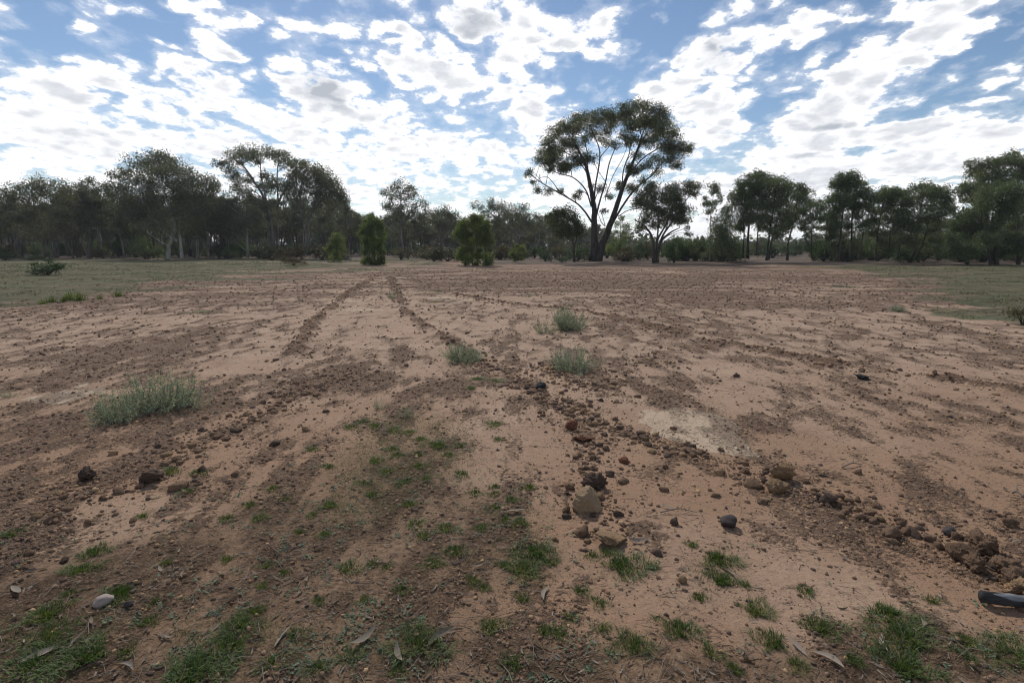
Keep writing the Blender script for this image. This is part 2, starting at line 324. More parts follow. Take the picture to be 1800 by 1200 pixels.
def fields(x, y):
    px, py = project(x, y); r = np.hypot(x, y)
    F = {'px': px, 'py': py, 'r': r}
    far = sstep(y, 12, 22)
    near = fbm(x/.26, y/.72, 5, 3, .62)                 # scraped along the view, near
    xs = fbm(x/2.4, y/.60, 5, 31, .62)                   # scraped across, farther off
    mid = fbm(x/3.1, y/4.0, 3, 11)
    fin = fbm(x/.16, y/.30, 3, 8); F['green'] = np.clip(blob(px, py, GREEN)*(.2+1.5*fbm(x/.22, y/.22, 4, 111, .6)), 0, 1)
    c = near*(1-far)*.50 + xs*far*.72 + mid*.15 + fin*(.34-.04*far)
    c = (c-.5)*1.62 + .45 + blob(px, py, DARK) - blob(px, py, LIGHT)
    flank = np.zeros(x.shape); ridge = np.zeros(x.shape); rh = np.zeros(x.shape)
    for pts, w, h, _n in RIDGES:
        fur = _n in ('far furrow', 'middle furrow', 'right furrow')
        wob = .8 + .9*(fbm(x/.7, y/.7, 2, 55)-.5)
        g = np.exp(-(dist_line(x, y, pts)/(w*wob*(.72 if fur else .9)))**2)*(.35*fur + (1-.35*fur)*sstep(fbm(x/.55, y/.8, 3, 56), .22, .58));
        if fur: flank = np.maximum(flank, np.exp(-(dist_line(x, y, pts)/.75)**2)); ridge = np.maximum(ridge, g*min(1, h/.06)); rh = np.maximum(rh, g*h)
    F['ridge'], F['rh'] = ridge, rh
    yl = np.interp(px, [-900,-200,0,150,300,450,650,800,860,900], [640,568,541,522,497,486,470,461,455,440])
    wig = (fbm(x/2.6, y/2.0, 5, 77, .6)-.5)
    LL = sstep((yl-py) + wig*62, -12, 18)*(px < 900)
    yr = np.interp(px + (fbm(x/4.2, y/2.6, 4, 78, .62)-.5)*620, [1380,1480,1530,1545,1600,1660,1700,1800,2300], [440,468,482,500,518,542,556,572,680])
    LR = sstep((yr-py) + 7 + wig*90, -16, 30)*(px > 1300)
    beyond = sstep(y, 47, 52)*(px > 780)
    F['lawn'] = np.maximum(LL, LR)*(1-beyond*.7)
    F['beyond'] = np.maximum(sstep(y, 49, 55)*(px > 820), sstep(y, 72, 76))
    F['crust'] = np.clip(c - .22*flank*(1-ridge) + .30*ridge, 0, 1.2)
    pl = blob(px, py, PALE); pale = sstep(pl + (fbm(x/.42, y/.6, 5, 91, .62)-.5)*2.3, .40, .85)*sstep(pl, .08, .3)
    F['pale'] = pale*(1-.8*ridge)
    F['warm_falloff'] = sstep(y, 9.5, 2.8)*(.45+.55*sstep(fbm(x/1.4, y/1.4, 3, 99), .2, .6))  # redder near soil, with lens falloff toward the viewer put into the colour
    tk = np.full(x.shape, 9e9)
    for t_ in TRACKS: tk = np.minimum(tk, dist_line(x, y, t_)/t_w(t_))
    F['track'] = sstep(tk + (fbm(x/3, y/3, 3, 88)-.5)*.9, 1.1, .6)
    F['litter'] = np.clip(blob(px, py, LITTER_FALLOFF)*(.55+.9*fbm(x/.5, y/.5, 4, 101)), 0, 1)
    return F
def height(x, y, F=None):
    F = F or fields(x, y)
    d = np.exp(-F['r']/60)
    h = .05*(fbm(x/7, y/7, 3, 201)-.5)*d
    h = h + .03*(fbm(x/1.1, y/1.6, 3, 211)-.5)*np.exp(-F['r']/25)
    cm = sstep(F['crust'], .38, .62)*(1-F['pale'])*(1-F['lawn'])
    h = h + cm*(.008 + .028*(fbm(x/.13, y/.15, 3, 221, .6)-.42))*np.exp(-F['r']/30)
    h = h + (.005 + .022*cm)*(fbm(x/.045, y/.05, 3, 231, .6)-.5)*np.exp(-F['r']/9)
    h = h + F['rh']*(.15 + 1.25*fbm(x/.22, y/.22, 3, 241, .6))
    far = sstep(y, 11, 20)*(1-sstep(y, 46, 52))*(1-F['lawn'])
    h = h + far*.08*(fbm(x/3.2+y*.03, y/.7, 4, 251, .6)-.5)
    return h
def H1(x, y): return float(height(np.array([x]), np.array([y]))[0])

th = np.radians(np.concatenate([np.arange(-180, -60, 5.0), np.arange(-60, 60, .155), np.arange(60, 180, 5.0)]))
rr = np.concatenate([np.geomspace(.5, 1.5, 14)[:-1], 1.6*np.tan(np.radians(np.linspace(43.2, 82.6, 400)))[:-1], np.geomspace(12.35, 75, 210), np.geomspace(80, 9000, 46)])
TH, RR = np.meshgrid(th, rr); gx, gy = (np.sin(TH)*RR).ravel(), (np.cos(TH)*RR).ravel()
gf = fields(gx, gy); gz = height(gx, gy, gf)
nt, nr = len(th), len(rr)
ii, jj = np.meshgrid(np.arange(nr-1), np.arange(nt), indexing='ij'); kk = (jj+1) % nt
quad = np.stack([ii*nt+jj, ii*nt+kk, (ii+1)*nt+kk, (ii+1)*nt+jj], -1).reshape(-1, 4)
gx = np.append(gx, 0); gy = np.append(gy, 0); gz = np.append(gz, 0)
tri = np.stack([np.full(nt, nr*nt), (np.arange(nt)+1) % nt, np.arange(nt)], -1)

m, N = newmat('field_soil')
oc = N.n('ShaderNodeTexCoord').outputs['Object']
cr, pal, lit, lawn, rid, bey = [attr(N, k) for k in ('crust', 'pale', 'litter', 'lawn', 'ridge', 'beyond')]
st = N.n('ShaderNodeMapping', {0: oc}); st.inputs['Scale'].default_value = (1, .45, 1)
n_s = N.noise(st.outputs[0], 7.0, 9, .62); n_f = N.noise(oc, 34.0, 8, .65); n_g = N.noise(oc, 190.0, 4, .6); n_l = N.noise(oc, 1.6, 5, .55)
sand = N.mix(N.ss(n_l, .3, .7), c4((.455, .326, .232)), c4((.365, .252, .174)))
sand = N.mix(N.m('MULTIPLY', attr(N, 'warm_falloff'), .9), sand, N.mix(n_l, c4((.335, .205, .122)), c4((.250, .148, .089))))  # redder soil tone, darkened as well for the lens falloff
sand = N.mix(N.ss(n_f, .42, .75), sand, c4((.315, .200, .135)))
crust = N.mix(N.ss(n_f, .38, .62), c4((.128, .082, .056)), c4((.300, .198, .133)))
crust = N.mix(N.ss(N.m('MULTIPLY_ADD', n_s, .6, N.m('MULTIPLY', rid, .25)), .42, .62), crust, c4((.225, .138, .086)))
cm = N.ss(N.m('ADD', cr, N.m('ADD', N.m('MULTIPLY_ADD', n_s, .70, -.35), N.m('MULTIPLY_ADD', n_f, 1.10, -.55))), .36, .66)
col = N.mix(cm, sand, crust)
vor = N.n('ShaderNodeTexVoronoi', {'Vector': oc, 'Scale': 7.5}, feature='DISTANCE_TO_EDGE').outputs[0]
crack = N.ss(N.m('ADD', vor, N.m('MULTIPLY_ADD', n_f, .10, -.05)), .0, .035)
palec = N.mix(crack, c4((.27, .20, .14)), N.mix(n_f, c4((.52, .400, .285)), c4((.43, .318, .222))))
pm = N.m('MULTIPLY', N.ss(N.m('ADD', pal, N.m('MULTIPLY_ADD', n_f, .6, -.3)), .35, .7), N.ss(cm, 1.6, .5))
col = N.mix(pm, col, palec)
litc_falloff = N.mix(N.ss(n_f, .35, .65), c4((.100, .062, .038)), c4((.265, .172, .106)))  # litter colour, deepened with some of the same lens falloff
col = N.mix(N.m('MULTIPLY', N.ss(N.m('ADD', lit, N.m('MULTIPLY_ADD', n_f, .7, -.35)), .2, .7), .85), col, litc_falloff)
sx = N.n('ShaderNodeMapping', {0: oc}); sx.inputs['Scale'].default_value = (.6, 1.3, 1)
lw = N.mix(N.ss(N.noise(sx.outputs[0], .8, 6, .65), .36, .62), c4((.112, .118, .062)), c4((.205, .160, .098)))
lw = N.mix(N.ss(N.noise(sx.outputs[0], 4.5, 5, .65), .42, .66), lw, c4((.082, .090, .046)))
col = N.mix(N.ss(N.m('ADD', lawn, N.m('MULTIPLY_ADD', N.noise(oc, 2.2, 7, .68), 1.5, -.75)), .25, .75), col, lw)
bc = N.mix(N.ss(N.noise(oc, .35, 6, .6), .40, .60), c4((.085, .064, .050)), c4((.190, .145, .108)))
bc = N.mix(N.m('MULTIPLY', attr(N, 'track'), .9), bc, c4((.42, .32, .235)))
col = N.mix(N.m('MAXIMUM', bey, attr(N, 'track')), col, bc)
vs1 = N.n('ShaderNodeTexVoronoi', {'Vector': oc, 'Scale': 42.0}); vs2 = N.n('ShaderNodeTexVoronoi', {'Vector': oc, 'Scale': 95.0})
def speck(v, k): return N.ss(N.m('SUBTRACT', N.m('MULTIPLY', N.n('ShaderNodeSeparateColor', {0: v.outputs[1]}).outputs[0], k), v.outputs[0]), .0, .12)
sdens = N.m('MULTIPLY_ADD', cm, .35, N.m('MULTIPLY', N.ss(N.noise(oc, 2.6, 4, .6), .38, .66), .55))
sp1 = N.m('MULTIPLY', N.m('MAXIMUM', speck(vs1, N.m('MULTIPLY', sdens, .75)), speck(vs2, N.m('ADD', N.m('MULTIPLY', sdens, .55), .12))), .8)
sp1 = N.m('MULTIPLY', sp1, N.m('SUBTRACT', 1.0, lawn))
col = N.mix(sp1, col, c4((.105, .068, .050)))
n_m = N.noise(st.outputs[0], 16.0, 7, .7)
col = N.mix(N.m('MULTIPLY', N.ss(n_m, .50, .70), N.m('MULTIPLY_ADD', lawn, -.6, .6)), col, c4((.235, .152, .100)))
g = N.m('MULTIPLY_ADD', n_g, .8, .6)
col = N.mix(1.0, col, N.n('ShaderNodeCombineColor', {0: g, 1: g, 2: g}).outputs[0], 'MULTIPLY')
hgt = N.m('ADD', N.m('MULTIPLY', sp1, .45), N.m('MULTIPLY', n_f, N.m('MULTIPLY_ADD', cm, .75, .35)), N.m('ADD', N.m('MULTIPLY', n_g, .16), N.m('MULTIPLY', N.m('MULTIPLY', crack, pm), .4)))
bmp = N.n('ShaderNodeBump', {'Strength': 1.0, 'Distance': .035, 'Height': hgt})
p = N.n('ShaderNodeBsdfPrincipled', {'Base Color': col, 'Roughness': .95, 'Specular IOR Level': .12, 'Normal': bmp.outputs[0]})
N.n('ShaderNodeOutputMaterial', {0: p.outputs[0]})
A = {k: np.append(gf[k], 0) for k in ('crust', 'pale', 'litter', 'lawn', 'ridge', 'beyond', 'warm_falloff', 'track')}
ground = tag(link('ground', mesh_np('ground', np.stack([gx, gy, gz], 1), [quad, tri], m, A)), kind='structure')

# ------------------------------------------------------------------ trees
def leaves(mb, C, n, L, Wd, rg, droop=.6, spread=.34, nsub=9, flat=.85):
    """leaf blades in little clusters spread through an ellipsoid clump C=(x,y,z,rx,ry,rz)"""
    c, r = np.array(C[:3]), np.array(C[3:])
    d = rg.normal(size=(nsub, 3)); d /= np.linalg.norm(d, axis=1)[:, None]; d[:, 2] = d[:, 2]*.9 + .15
    sub = c + d*r*(rg.rand(nsub, 1)**.45)*.85
    idx = rg.randint(0, nsub, n)
    P = sub[idx] + np.clip(rg.normal(size=(n, 3)), -1.6, 1.6)*r.mean()*spread*np.array([1, 1, flat])
    D = rg.normal(size=(n, 3)); D /= np.linalg.norm(D, axis=1)[:, None]
    D[:, 2] -= droop*1.2; D /= np.linalg.norm(D, axis=1)[:, None]
    S = np.cross(D, rg.normal(size=(n, 3))); S /= np.linalg.norm(S, axis=1)[:, None] + 1e-9
    l = L*(.65+.7*rg.rand(n, 1)); w = Wd*(.65+.7*rg.rand(n, 1))*.5
    V = np.stack([P, P + D*l*.5 + S*w, P + D*l, P + D*l*.5 - S*w], 1).reshape(-1, 3)
    F = np.arange(4*n).reshape(-1, 4)
    tint = np.clip(rg.rand(n)*.6 + .4*rg.rand(nsub)[idx], 0, 1)
    mb.add(V, None, F, np.repeat(tint, 4))
def branch_to(mb, stems, c, rg, r0, sag=.0, sides=5):
    """a curved branch from the best stem point below to clump centre c, then twigs"""
    best, bp, br = 1e9, None, None
    for S, rad in stems:
        v = c - S; h = np.hypot(v[:, 0], v[:, 1]); k = np.linalg.norm(v, axis=1) + np.where(v[:, 2] < h*.35, 3.0, 0) 
        i = int(np.argmin(k))
        if k[i] < best: best, bp, br = k[i], S[i], rad[i]
    mid = bp*.5 + c*.5 + np.array([0, 0, .12*best]) + rg.normal(size=3)*.06*best
    P = catmull([bp, mid, c], 8); ra = min(br*.75, r0)
    tube(mb, P, np.linspace(ra, max(ra*.3, .01), 8), sides)
    return P
def twigs(mb, C, rg, n, r):
    c, rad = np.array(C[:3]), np.array(C[3:])
    for _ in range(n):
        d = rg.normal(size=3); d /= np.linalg.norm(d); e = c + d*rad*.9
        s = c; tube(mb, catmull([s, (s+e)/2 + rg.normal(size=3)*.1*rad, e], 5), np.linspace(r, r*.3, 5), 3, cap=False)

def px_tree(name, label, base, D, stems, clumps, rpx, trunk_r, leaf_n, L, Wd, lmat, bmat, cat='tree', group=None, seed=1, depth=1.0, droop=.6, limbs=False, extra=0, ybias=0, nsub=9, spread=.34, puff=1.0, rvar=.15):
    """a tree whose stems and foliage clumps are laid out from sight lines at distance D, with real depth"""
    rg = np.random.RandomState(seed)
    bx = R(base[0], base[1], D)[0]; bz = H1(bx, D)
    root = link(name, None); root.location = (bx, D, bz - .03); tag(root, label, cat, group); root.empty_display_size = .3
    T = MB(); ST = []; k = D/FPX
    for si, s in enumerate(stems):
        pts = s['p']; n = len(pts); ye = s.get('y', rg.uniform(-1, 1)*1.2*depth)
        y0 = s.get('y0', 0.0)
        P = []
        for i, (qx, qy) in enumerate(pts):
            yy = y0 + (ye-y0)*(i/(n-1))**1.2
            x, z = R(qx, qy, D+yy); P.append((x-bx, yy, max(z-bz, -.05 if i == 0 else 0.0)))
        m_ = max(6, n*4); P = catmull(P, m_); r0 = s.get('r', trunk_r)*(.66 if limbs and si >= limbs else .92 if limbs else 1); r1 = s.get('r1', r0*.3)
        rad = r1 + (r0-r1)*(1-np.linspace(0, 1, m_))**.9
        if s.get('flare', si == 0): rad = rad*(1+.55*np.exp(-np.linspace(0, 1, m_)*9))
        P = P + (n3(P, 1.7, seed+si)-.5)[:, None]*np.array([.25, .25, 0])*rad[:, None]*3
        if limbs and si >= limbs:
            B = MB(); tube(B, P, rad, 7); B.obj('limb', bmat, root)
        else: tube(T, P, rad, 9)
        ST.append((P, rad))
    Cm = []
    for (qx, qy, *rest) in clumps:
        q = rest[0] if rest else rpx
        yy = rg.uniform(-1, 1)*2.2*depth + ybias
        x, z = R(qx, qy, D+yy); r = q*k*rg.uniform(1-rvar, 1+rvar)
        Cm.append((x-bx, yy, z-bz, r*1.15*puff, r*1.15*puff, r*.92*puff))
    for _ in range(extra):                      # fill the depth of the crown
        a, b = Cm[rg.randint(len(Cm))], Cm[rg.randint(len(Cm))]; t = rg.rand()
        Cm.append((a[0]*t+b[0]*(1-t), rg.uniform(-1, 1)*3.2*depth, a[2]*t+b[2]*(1-t)-.2, a[3]*.9, a[4]*.9, a[5]*.9))
    Lf = MB(); BR = MB()
    for C in Cm:
        BR = MB() if limbs else T
        branch_to(BR, ST, np.array(C[:3]), rg, trunk_r*(.16 if limbs else .28))
        twigs(BR, C, rg, 5, .010 + trunk_r*.02)
        if limbs: BR.obj('branch', bmat, root)
        leaves(Lf, C, int(leaf_n*1.5*rg.uniform(.7, 1.3)*min(1.25, max(.12, (C[3]/(rpx*k*1.12*puff))**2))), L, Wd, rg, droop, spread, nsub)
    T.obj('trunk', bmat, root)
    cr = Lf.obj('crown', lmat, root)
    return root

def Z(x0, y0, s):                                # positions read off an enlarged view
    return lambda *pts: [(x0+p[0]/s, y0+p[1]/s, *[q/s for q in p[2:]]) for p in pts]
v4 = Z(880, 160, 3.75); v1 = Z(0, 240, 4); v2 = Z(350, 240, 4); v3 = Z(600, 300, 4.5); v5 = Z(1200, 260, 5); v6 = Z(1450, 260, 5)

# --- the big spreading gum
hero_clumps = v4((430,230),(520,190),(600,165),(680,150),(740,170),(560,215),(650,200),(840,130),(900,110),(980,125),(1050,140),(900,190),(960,215),(1080,195),(1100,245),(1020,270),(870,225),(720,215),
 (350,285),(320,335),(390,250),(470,245),(430,350),(490,345),(280,410),(270,465),(350,440),(330,395),(440,490),(540,455),(590,440),(490,450),(390,400),(190,540,36),(240,650,32),(310,658,30),(400,660,28),(215,600,22),(330,515,32),(420,500,36),
 (560,320,40),(640,290,40),(700,330,38),(760,350,36),(830,345,40),(700,270,36),(600,280,34),(800,290,34),(950,330),(1050,325),(1120,300),(1090,385),(1150,370),(1210,380,44),(1250,375,34),(1130,450),(1050,455),(960,490,44),(1020,530,44),(1160,490,36),(880,530,40),(850,500,34),(900,420,36),
 (500,690,26),(660,640,26),(720,690,24),(600,620,22),(780,640,30),(850,640,36),(520,660,22),(680,790,20),(940,590,30),(980,330),(880,310,40),(1010,200),(790,185))
hero_stems = [
 dict(p=v4((612,1118),(618,1000),(620,860),(612,740),(590,620),(565,500),(520,400),(490,340)), r=.42, r1=.06, y=1.2),
 dict(p=v4((636,1118),(672,1000),(715,900),(755,790),(800,650),(850,520),(890,420),(930,300)), r=.44, r1=.06, y=-1.0, flare=True),
 dict(p=v4((606,870),(560,800),(510,745),(430,695),(340,645),(250,590),(195,545)), r=.16, r1=.03, y=-2.2, flare=False),
 dict(p=v4((598,760),(560,650),(480,570),(390,545),(330,515)), r=.13, r1=.03, y=2.6, y0=.2, flare=False),
 dict(p=v4((614,760),(625,620),(650,480),(650,380),(610,280),(590,220)), r=.15, r1=.03, y=-2.6, y0=.2, flare=False),
 dict(p=v4((622,860),(650,740),(690,600),(715,480),(745,400),(770,340)), r=.16, r1=.03, y=2.2, y0=.1, flare=False),
 dict(p=v4((580,560),(530,480),(460,420),(350,370),(300,350)), r=.09, r1=.02, y=-1.5, y0=.6, flare=False),
 dict(p=v4((575,540),(570,400),(530,280),(470,230)), r=.09, r1=.02, y=3.0, y0=.7, flare=False),
 dict(p=v4((725,890),(790,780),(850,690),(920,610),(990,560),(1060,480),(1130,420)), r=.19, r1=.03, y=1.6, y0=-.3, flare=False),
 dict(p=v4((770,760),(800,640),(840,560),(930,450),(1000,400),(1100,350),(1200,380)), r=.15, r1=.03, y=-2.8, y0=-.5, flare=False),
 dict(p=v4((850,520),(900,400),(960,280),(1010,210)), r=.12, r1=.03, y=1.0, y0=-.7, flare=False),
 dict(p=v4((800,650),(810,520),(850,400),(860,280),(850,190)), r=.11, r1=.03, y=2.4, y0=-.6, flare=False),
 dict(p=v4((690,890),(665,865),(655,840),(640,800)), r=.07, r1=.02, y=.8, y0=-.3, flare=False),
 dict(p=v4((775,825),(830,790),(880,775),(920,770)), r=.08, r1=.02, y=-1.2, y0=-.3, flare=False),
 dict(p=v4((690,700),(740,560),(800,450),(830,380)), r=.07, r1=.02, y=-1.6, y0=.8, flare=False),
 dict(p=v4((690,720),(700,620),(640,520),(600,430)), r=.06, r1=.02, y=-1.0, y0=.6, flare=False),
]
px_tree('spreading_gum_tree', 'tallest gum tree standing alone, twin dark trunks fanning into a wide umbrella crown', (1048, 458), 62.0, hero_stems, hero_clumps, 52/3.75, .44, 740, .20, .06, M['gum_leaf'], M['bark'], seed=5, depth=1.55, limbs=2, extra=6, nsub=19, spread=.25, puff=1.14)

def simple(stem_lists, **kw): return [dict(p=s, **kw) for s in stem_lists]
GP = 'gum trees along the right edge of the clearing'
def rt(name, label, base, D, stems, clumps, rpx, tr, n, seed, lm='dark_leaf', bm='bark', L=.20, Wd=.075, depth=.7, **kw):
    kw.setdefault('puff', 1.30); kw.setdefault('nsub', 17); kw.setdefault('spread', .25)
    px_tree(name, label, base, D, [dict(p=s, r=tr if i == 0 else tr*.75, flare=True) for i, s in enumerate(stems)], clumps, rpx, tr, n, L, Wd, M[lm], M[bm], group=kw.pop('group', GP), seed=seed, depth=depth, **kw)
rt('gum_tree', 'small leaning gum with a black thin trunk left of the big umbrella tree', (1009,462), 52, [v4((485,1125),(482,1040),(470,960),(440,860),(430,800)),v4((482,1040),(500,960),(480,860))],
   v4((330,825),(380,800),(430,800),(470,830),(370,870),(440,880),(495,880),(410,930),(350,845),(520,930),(450,930)), 38/3.75, .09, 420, 21, 'gum_leaf', group='lone trees in the field')
rt('gum_tree', 'dark many stemmed gum with a side limb, right beside the big umbrella tree', (1152,460), 56, [v4((1012,1128),(1010,1020),(990,940),(940,880),(885,848)),v4((1035,1128),(1032,980),(1040,860),(1010,740)),v4((1045,1040),(1070,950),(1140,850),(1205,745),(1255,675)),v4((1030,980),(1060,930),(1110,840),(1130,740)),v4((1060,980),(1120,930),(1180,900))],
   v4((870,640,36),(930,660),(1000,625),(960,700),(1020,690),(985,760),(1000,820),(960,840),(1010,880,38),(1080,690),(1140,640,40),(1130,700),(1120,765),(1165,770),(1205,805),(1200,855,38),(1150,850),(1100,820),(1080,870,36),(1250,620,40),(1290,640,32),(1235,660,34),(1280,675,30),(920,900,24),(910,920,22),(1230,900,20),(1240,940,18),(940,740),(1050,790),(1170,700,36)), 46/3.75, .15, 520, 22, 'gum_leaf')
rt('gum_tree', 'slim sapling with a bare white stem and thin airy top', (1248,458), 60, [v4((1378,1110),(1382,950),(1386,800),(1400,700),(1402,620))],
   v4((1400,620,26),(1405,660,28),(1435,690,24),(1360,740,24),(1410,740,28),(1385,790,26),(1440,720,18),(1350,700,14),(1425,650,18),(1340,745,14)), 6, .05, 150, 23, bm='pale_bark', depth=.3)
rt('gum_tree', 'short bushy gum between the slim white sapling and the tall clump', (1272,459), 59, [v5((350,965),(352,850),(370,700),(400,580))],
   v5((420,530,40),(385,590),(310,650),(430,645),(360,700),(300,720),(440,720),(350,780),(400,800),(300,800),(350,860),(420,870),(290,880)), 11, .08, 380, 24, depth=.5)
rt('gum_tree', 'tall feathery gum on two straight trunks, left one of the dense clump', (1314,457), 59, [v5((570,970),(576,780),(590,600),(620,400),(640,260)),v5((530,965),(535,860),(540,700),(520,500))],
   v5((540,300),(600,250),(680,240),(730,275),(520,350),(600,330),(680,320),(475,420),(540,420),(620,420),(490,480),(520,560),(600,520),(540,640),(600,610),(520,690),(650,380),(560,480)), 50/5, .12, 560, 25, depth=.8)
rt('gum_tree', 'broad gum in the middle of the dense clump, darkest crown', (1352,459), 58, [v5((740,985),(752,860),(770,700),(800,520),(820,360)),v5((650,945),(655,800),(670,650)),v5((755,980),(785,800),(830,640),(860,460))],
   v5((700,340),(760,325),(850,305),(900,345),(700,420),(780,400),(860,420),(700,520),(800,500),(900,480),(650,600),(740,600),(850,600),(900,560),(800,680),(900,700),(700,690),(830,740),(640,500),(750,460)), 56/5, .12, 620, 26, depth=.9)
rt('gum_tree', 'pale crowned gum on the right side of the dense clump', (1386,458), 60, [v5((920,985),(925,860),(950,740),(990,600),(1010,440))],
   v5((960,345),(1040,360),(1080,405),(980,420),(1060,470),(1010,520),(960,600),(940,660),(1000,640),(1040,560)), 48/5, .10, 440, 27, depth=.7)
rt('gum_tree', 'low leaning gum in the gap right of the dense clump', (1430,459), 58, [v5((1155,990),(1135,920),(1135,800),(1130,650)),v5((1140,900),(1080,800),(1060,700))],
   v5((1060,560),(1100,500),(1185,500),(1210,560),(1150,600),(1080,650),(1200,640),(1150,700),(1060,700,36),(1100,760,30)), 44/5, .08, 360, 28, depth=.6)
rt('gum_tree', 'small thin gum against the trunk of the round topped tall one', (1452,458), 62, [v5((1262,970),(1262,820),(1270,680))],
   v5((1280,600,36),(1240,620,36),(1320,625),(1300,700),(1230,700,36),(1270,760),(1330,760)), 40/5, .07, 300, 29, depth=.5)
rt('gum_tree', 'round topped tall gum on slanting trunks right of the gap', (1472,459), 57, [v6((105,985),(132,860),(138,760),(160,560),(200,350)),v6((220,975),(235,800),(240,600),(260,420)),v6((290,985),(305,880),(335,760),(330,560))],
   v6((200,270),(150,300),(250,300),(320,320),(100,330),(200,360),(340,380),(65,440),(140,430),(250,430),(365,430),(35,500),(120,520),(220,500),(340,500),(60,580),(160,600),(280,590),(100,680),(200,680),(330,680),(60,720,34),(280,520),(180,470)), 52/5, .13, 560, 30, depth=.9)
rt('gum_tree', 'dense dark gum right of the round topped one', (1550,459), 57, [v6((450,975),(455,850),(480,650),(520,440)),v6((560,970),(570,800),(590,600)),v6((640,975),(665,800),(660,600))],
   v6((500,390),(545,420),(600,385),(655,400),(480,450),(570,470),(660,450),(720,480,40),(430,540),(520,560),(620,540),(700,560),(450,640),(560,640),(650,640),(420,730),(520,740),(640,720),(700,640),(400,640),(480,820,60),(600,820,60),(690,800,50),(560,900,40),(400,860,40)), 56/5, .11, 600, 31, depth=.9)
rt('gum_tree', 'dense leafy gum beside the huge bushy one at the right end', (1610,459), 57, [v6((760,970),(790,880),(820,700),(850,480)),v6((800,975),(880,780),(920,600))],
   v6((800,350,40),(870,335,44),(920,385),(780,425),(880,430),(980,405),(1060,395),(760,500),(860,520),(970,500),(1060,480),(1100,460,36),(740,620),(850,620),(960,600),(1060,560),(780,720),(900,720),(1000,680),(1110,530,34),(760,820),(880,830,60),(980,800,50),(820,900,44),(930,910,40)), 58/5, .11, 600, 32, depth=.9)
rt('gum_tree', 'tallest gum at the right end, blue grey crown rising behind the bushy one', (1730,461), 58, [v6((1400,985),(1410,700),(1430,480),(1480,280),(1600,140)),v6((1390,700),(1330,520),(1260,400)),v6((1420,560),(1550,400),(1680,220))],
   v6((1330,150,50),(1425,130,50),(1320,225),(1420,225),(1480,165),(1560,130),(1640,75,50),(1600,120),(1690,135),(1760,135),(1240,325,44),(1200,380,40),(1280,370),(1340,380),(1225,450,44),(1330,440),(1500,240),(1600,230),(1700,220),(1755,250),(1550,320),(1650,320),(1400,310),(1460,350),(1820,150),(1830,260),(1780,340)), 60/5, .16, 620, 33, depth=1.0, ybias=1.5)
rt('gum_tree', 'huge bushy dark gum with foliage down to the ground, right end of the row', (1752,465), 50, [v6((1510,1030),(1500,900),(1520,700),(1540,500)),v6((1250,1015),(1260,900),(1300,750)),v6((1460,1020),(1420,850),(1380,650)),v6((1700,1020),(1690,800),(1700,600))],
   v6((1430,430),(1500,380),(1570,385),(1650,400),(1730,425),(1380,500),(1480,480),(1580,490),(1700,500),(1290,580),(1225,610),(1380,600),(1500,600),(1620,600),(1740,600),(1155,690),(1260,700),(1380,700),(1500,700),(1640,700),(1110,790,50),(1200,800),(1330,800),(1450,800),(1600,800),(1720,800),(1080,850,40),(1180,890),(1300,900),(1400,900),(1560,900),(1680,900),(1820,480),(1830,620),(1830,760),(1820,880)), 72/5, .15, 760, 34, depth=1.0, droop=.5)

# --- notable trees of the left wood
GL = 'tall gums at the front of the left wood'
def lt(label, base, D, stems, clumps, rpx, tr, n, seed, bm='grey_bark', **kw):
    kw.setdefault('depth', 1.0)
    rt('gum_tree', label, base, D, stems, clumps, rpx, tr, n, seed, 'wood_leaf', bm, .28, .10, group=GL, **kw)
lt('leftmost broad gum of the wood with a flat ragged crown', (78,455), 74, [v1((300,860),(300,700),(270,560),(220,420)),v1((380,850),(360,680),(340,520))],
   v1((100,380),(240,345),(330,340),(420,355),(480,375,40),(180,370),(60,420),(140,450),(240,420),(340,420),(440,440),(200,520),(320,520),(420,520),(120,560),(240,600),(360,600),(460,580),(180,680),(300,680),(420,670)), 60/4, .16, 420, 41)
lt('thin gum whose wispy top sticks up left of the largest wood tree', (160,455), 78, [v1((640,860),(640,640),(620,440),(590,330))],
   v1((560,340,30),(610,310,36),(650,320,26),(570,370,36),(640,390),(700,380),(560,430),(620,450),(690,460),(740,440),(580,520),(680,540),(620,600),(720,600)), 48/4, .13, 340, 42)
lt('largest gum of the left wood, billowing crown over a curved white trunk', (296,455), 73, [v1((1180,868),(1185,780),(1205,730),(1230,640),(1210,540),(1160,420),(1110,280)),v1((1280,860),(1265,700),(1260,540),(1280,380)),v1((1215,720),(1150,670),(1080,560),(980,420))],
   v1((960,185),(1040,165),(1110,155),(1190,180),(1060,230),(1130,250),(1200,250),(870,250,44),(810,270,36),(950,300),(1000,320),(1100,340),(1250,230),(1300,270),(1350,320),(1430,335),(1470,365,44),(1420,400),(1300,360),(1200,350),(800,360,48),(860,345,48),(880,430),(960,400),(1050,430),(1150,440),(1260,430),(1350,420),(780,400,40),(920,520),(1020,520),(1120,540),(1220,530),(1320,520),(1400,500),(980,620),(1100,640),(1300,620)), 66/4, .24, 560, 43, 'pale_bark', depth=1.6)
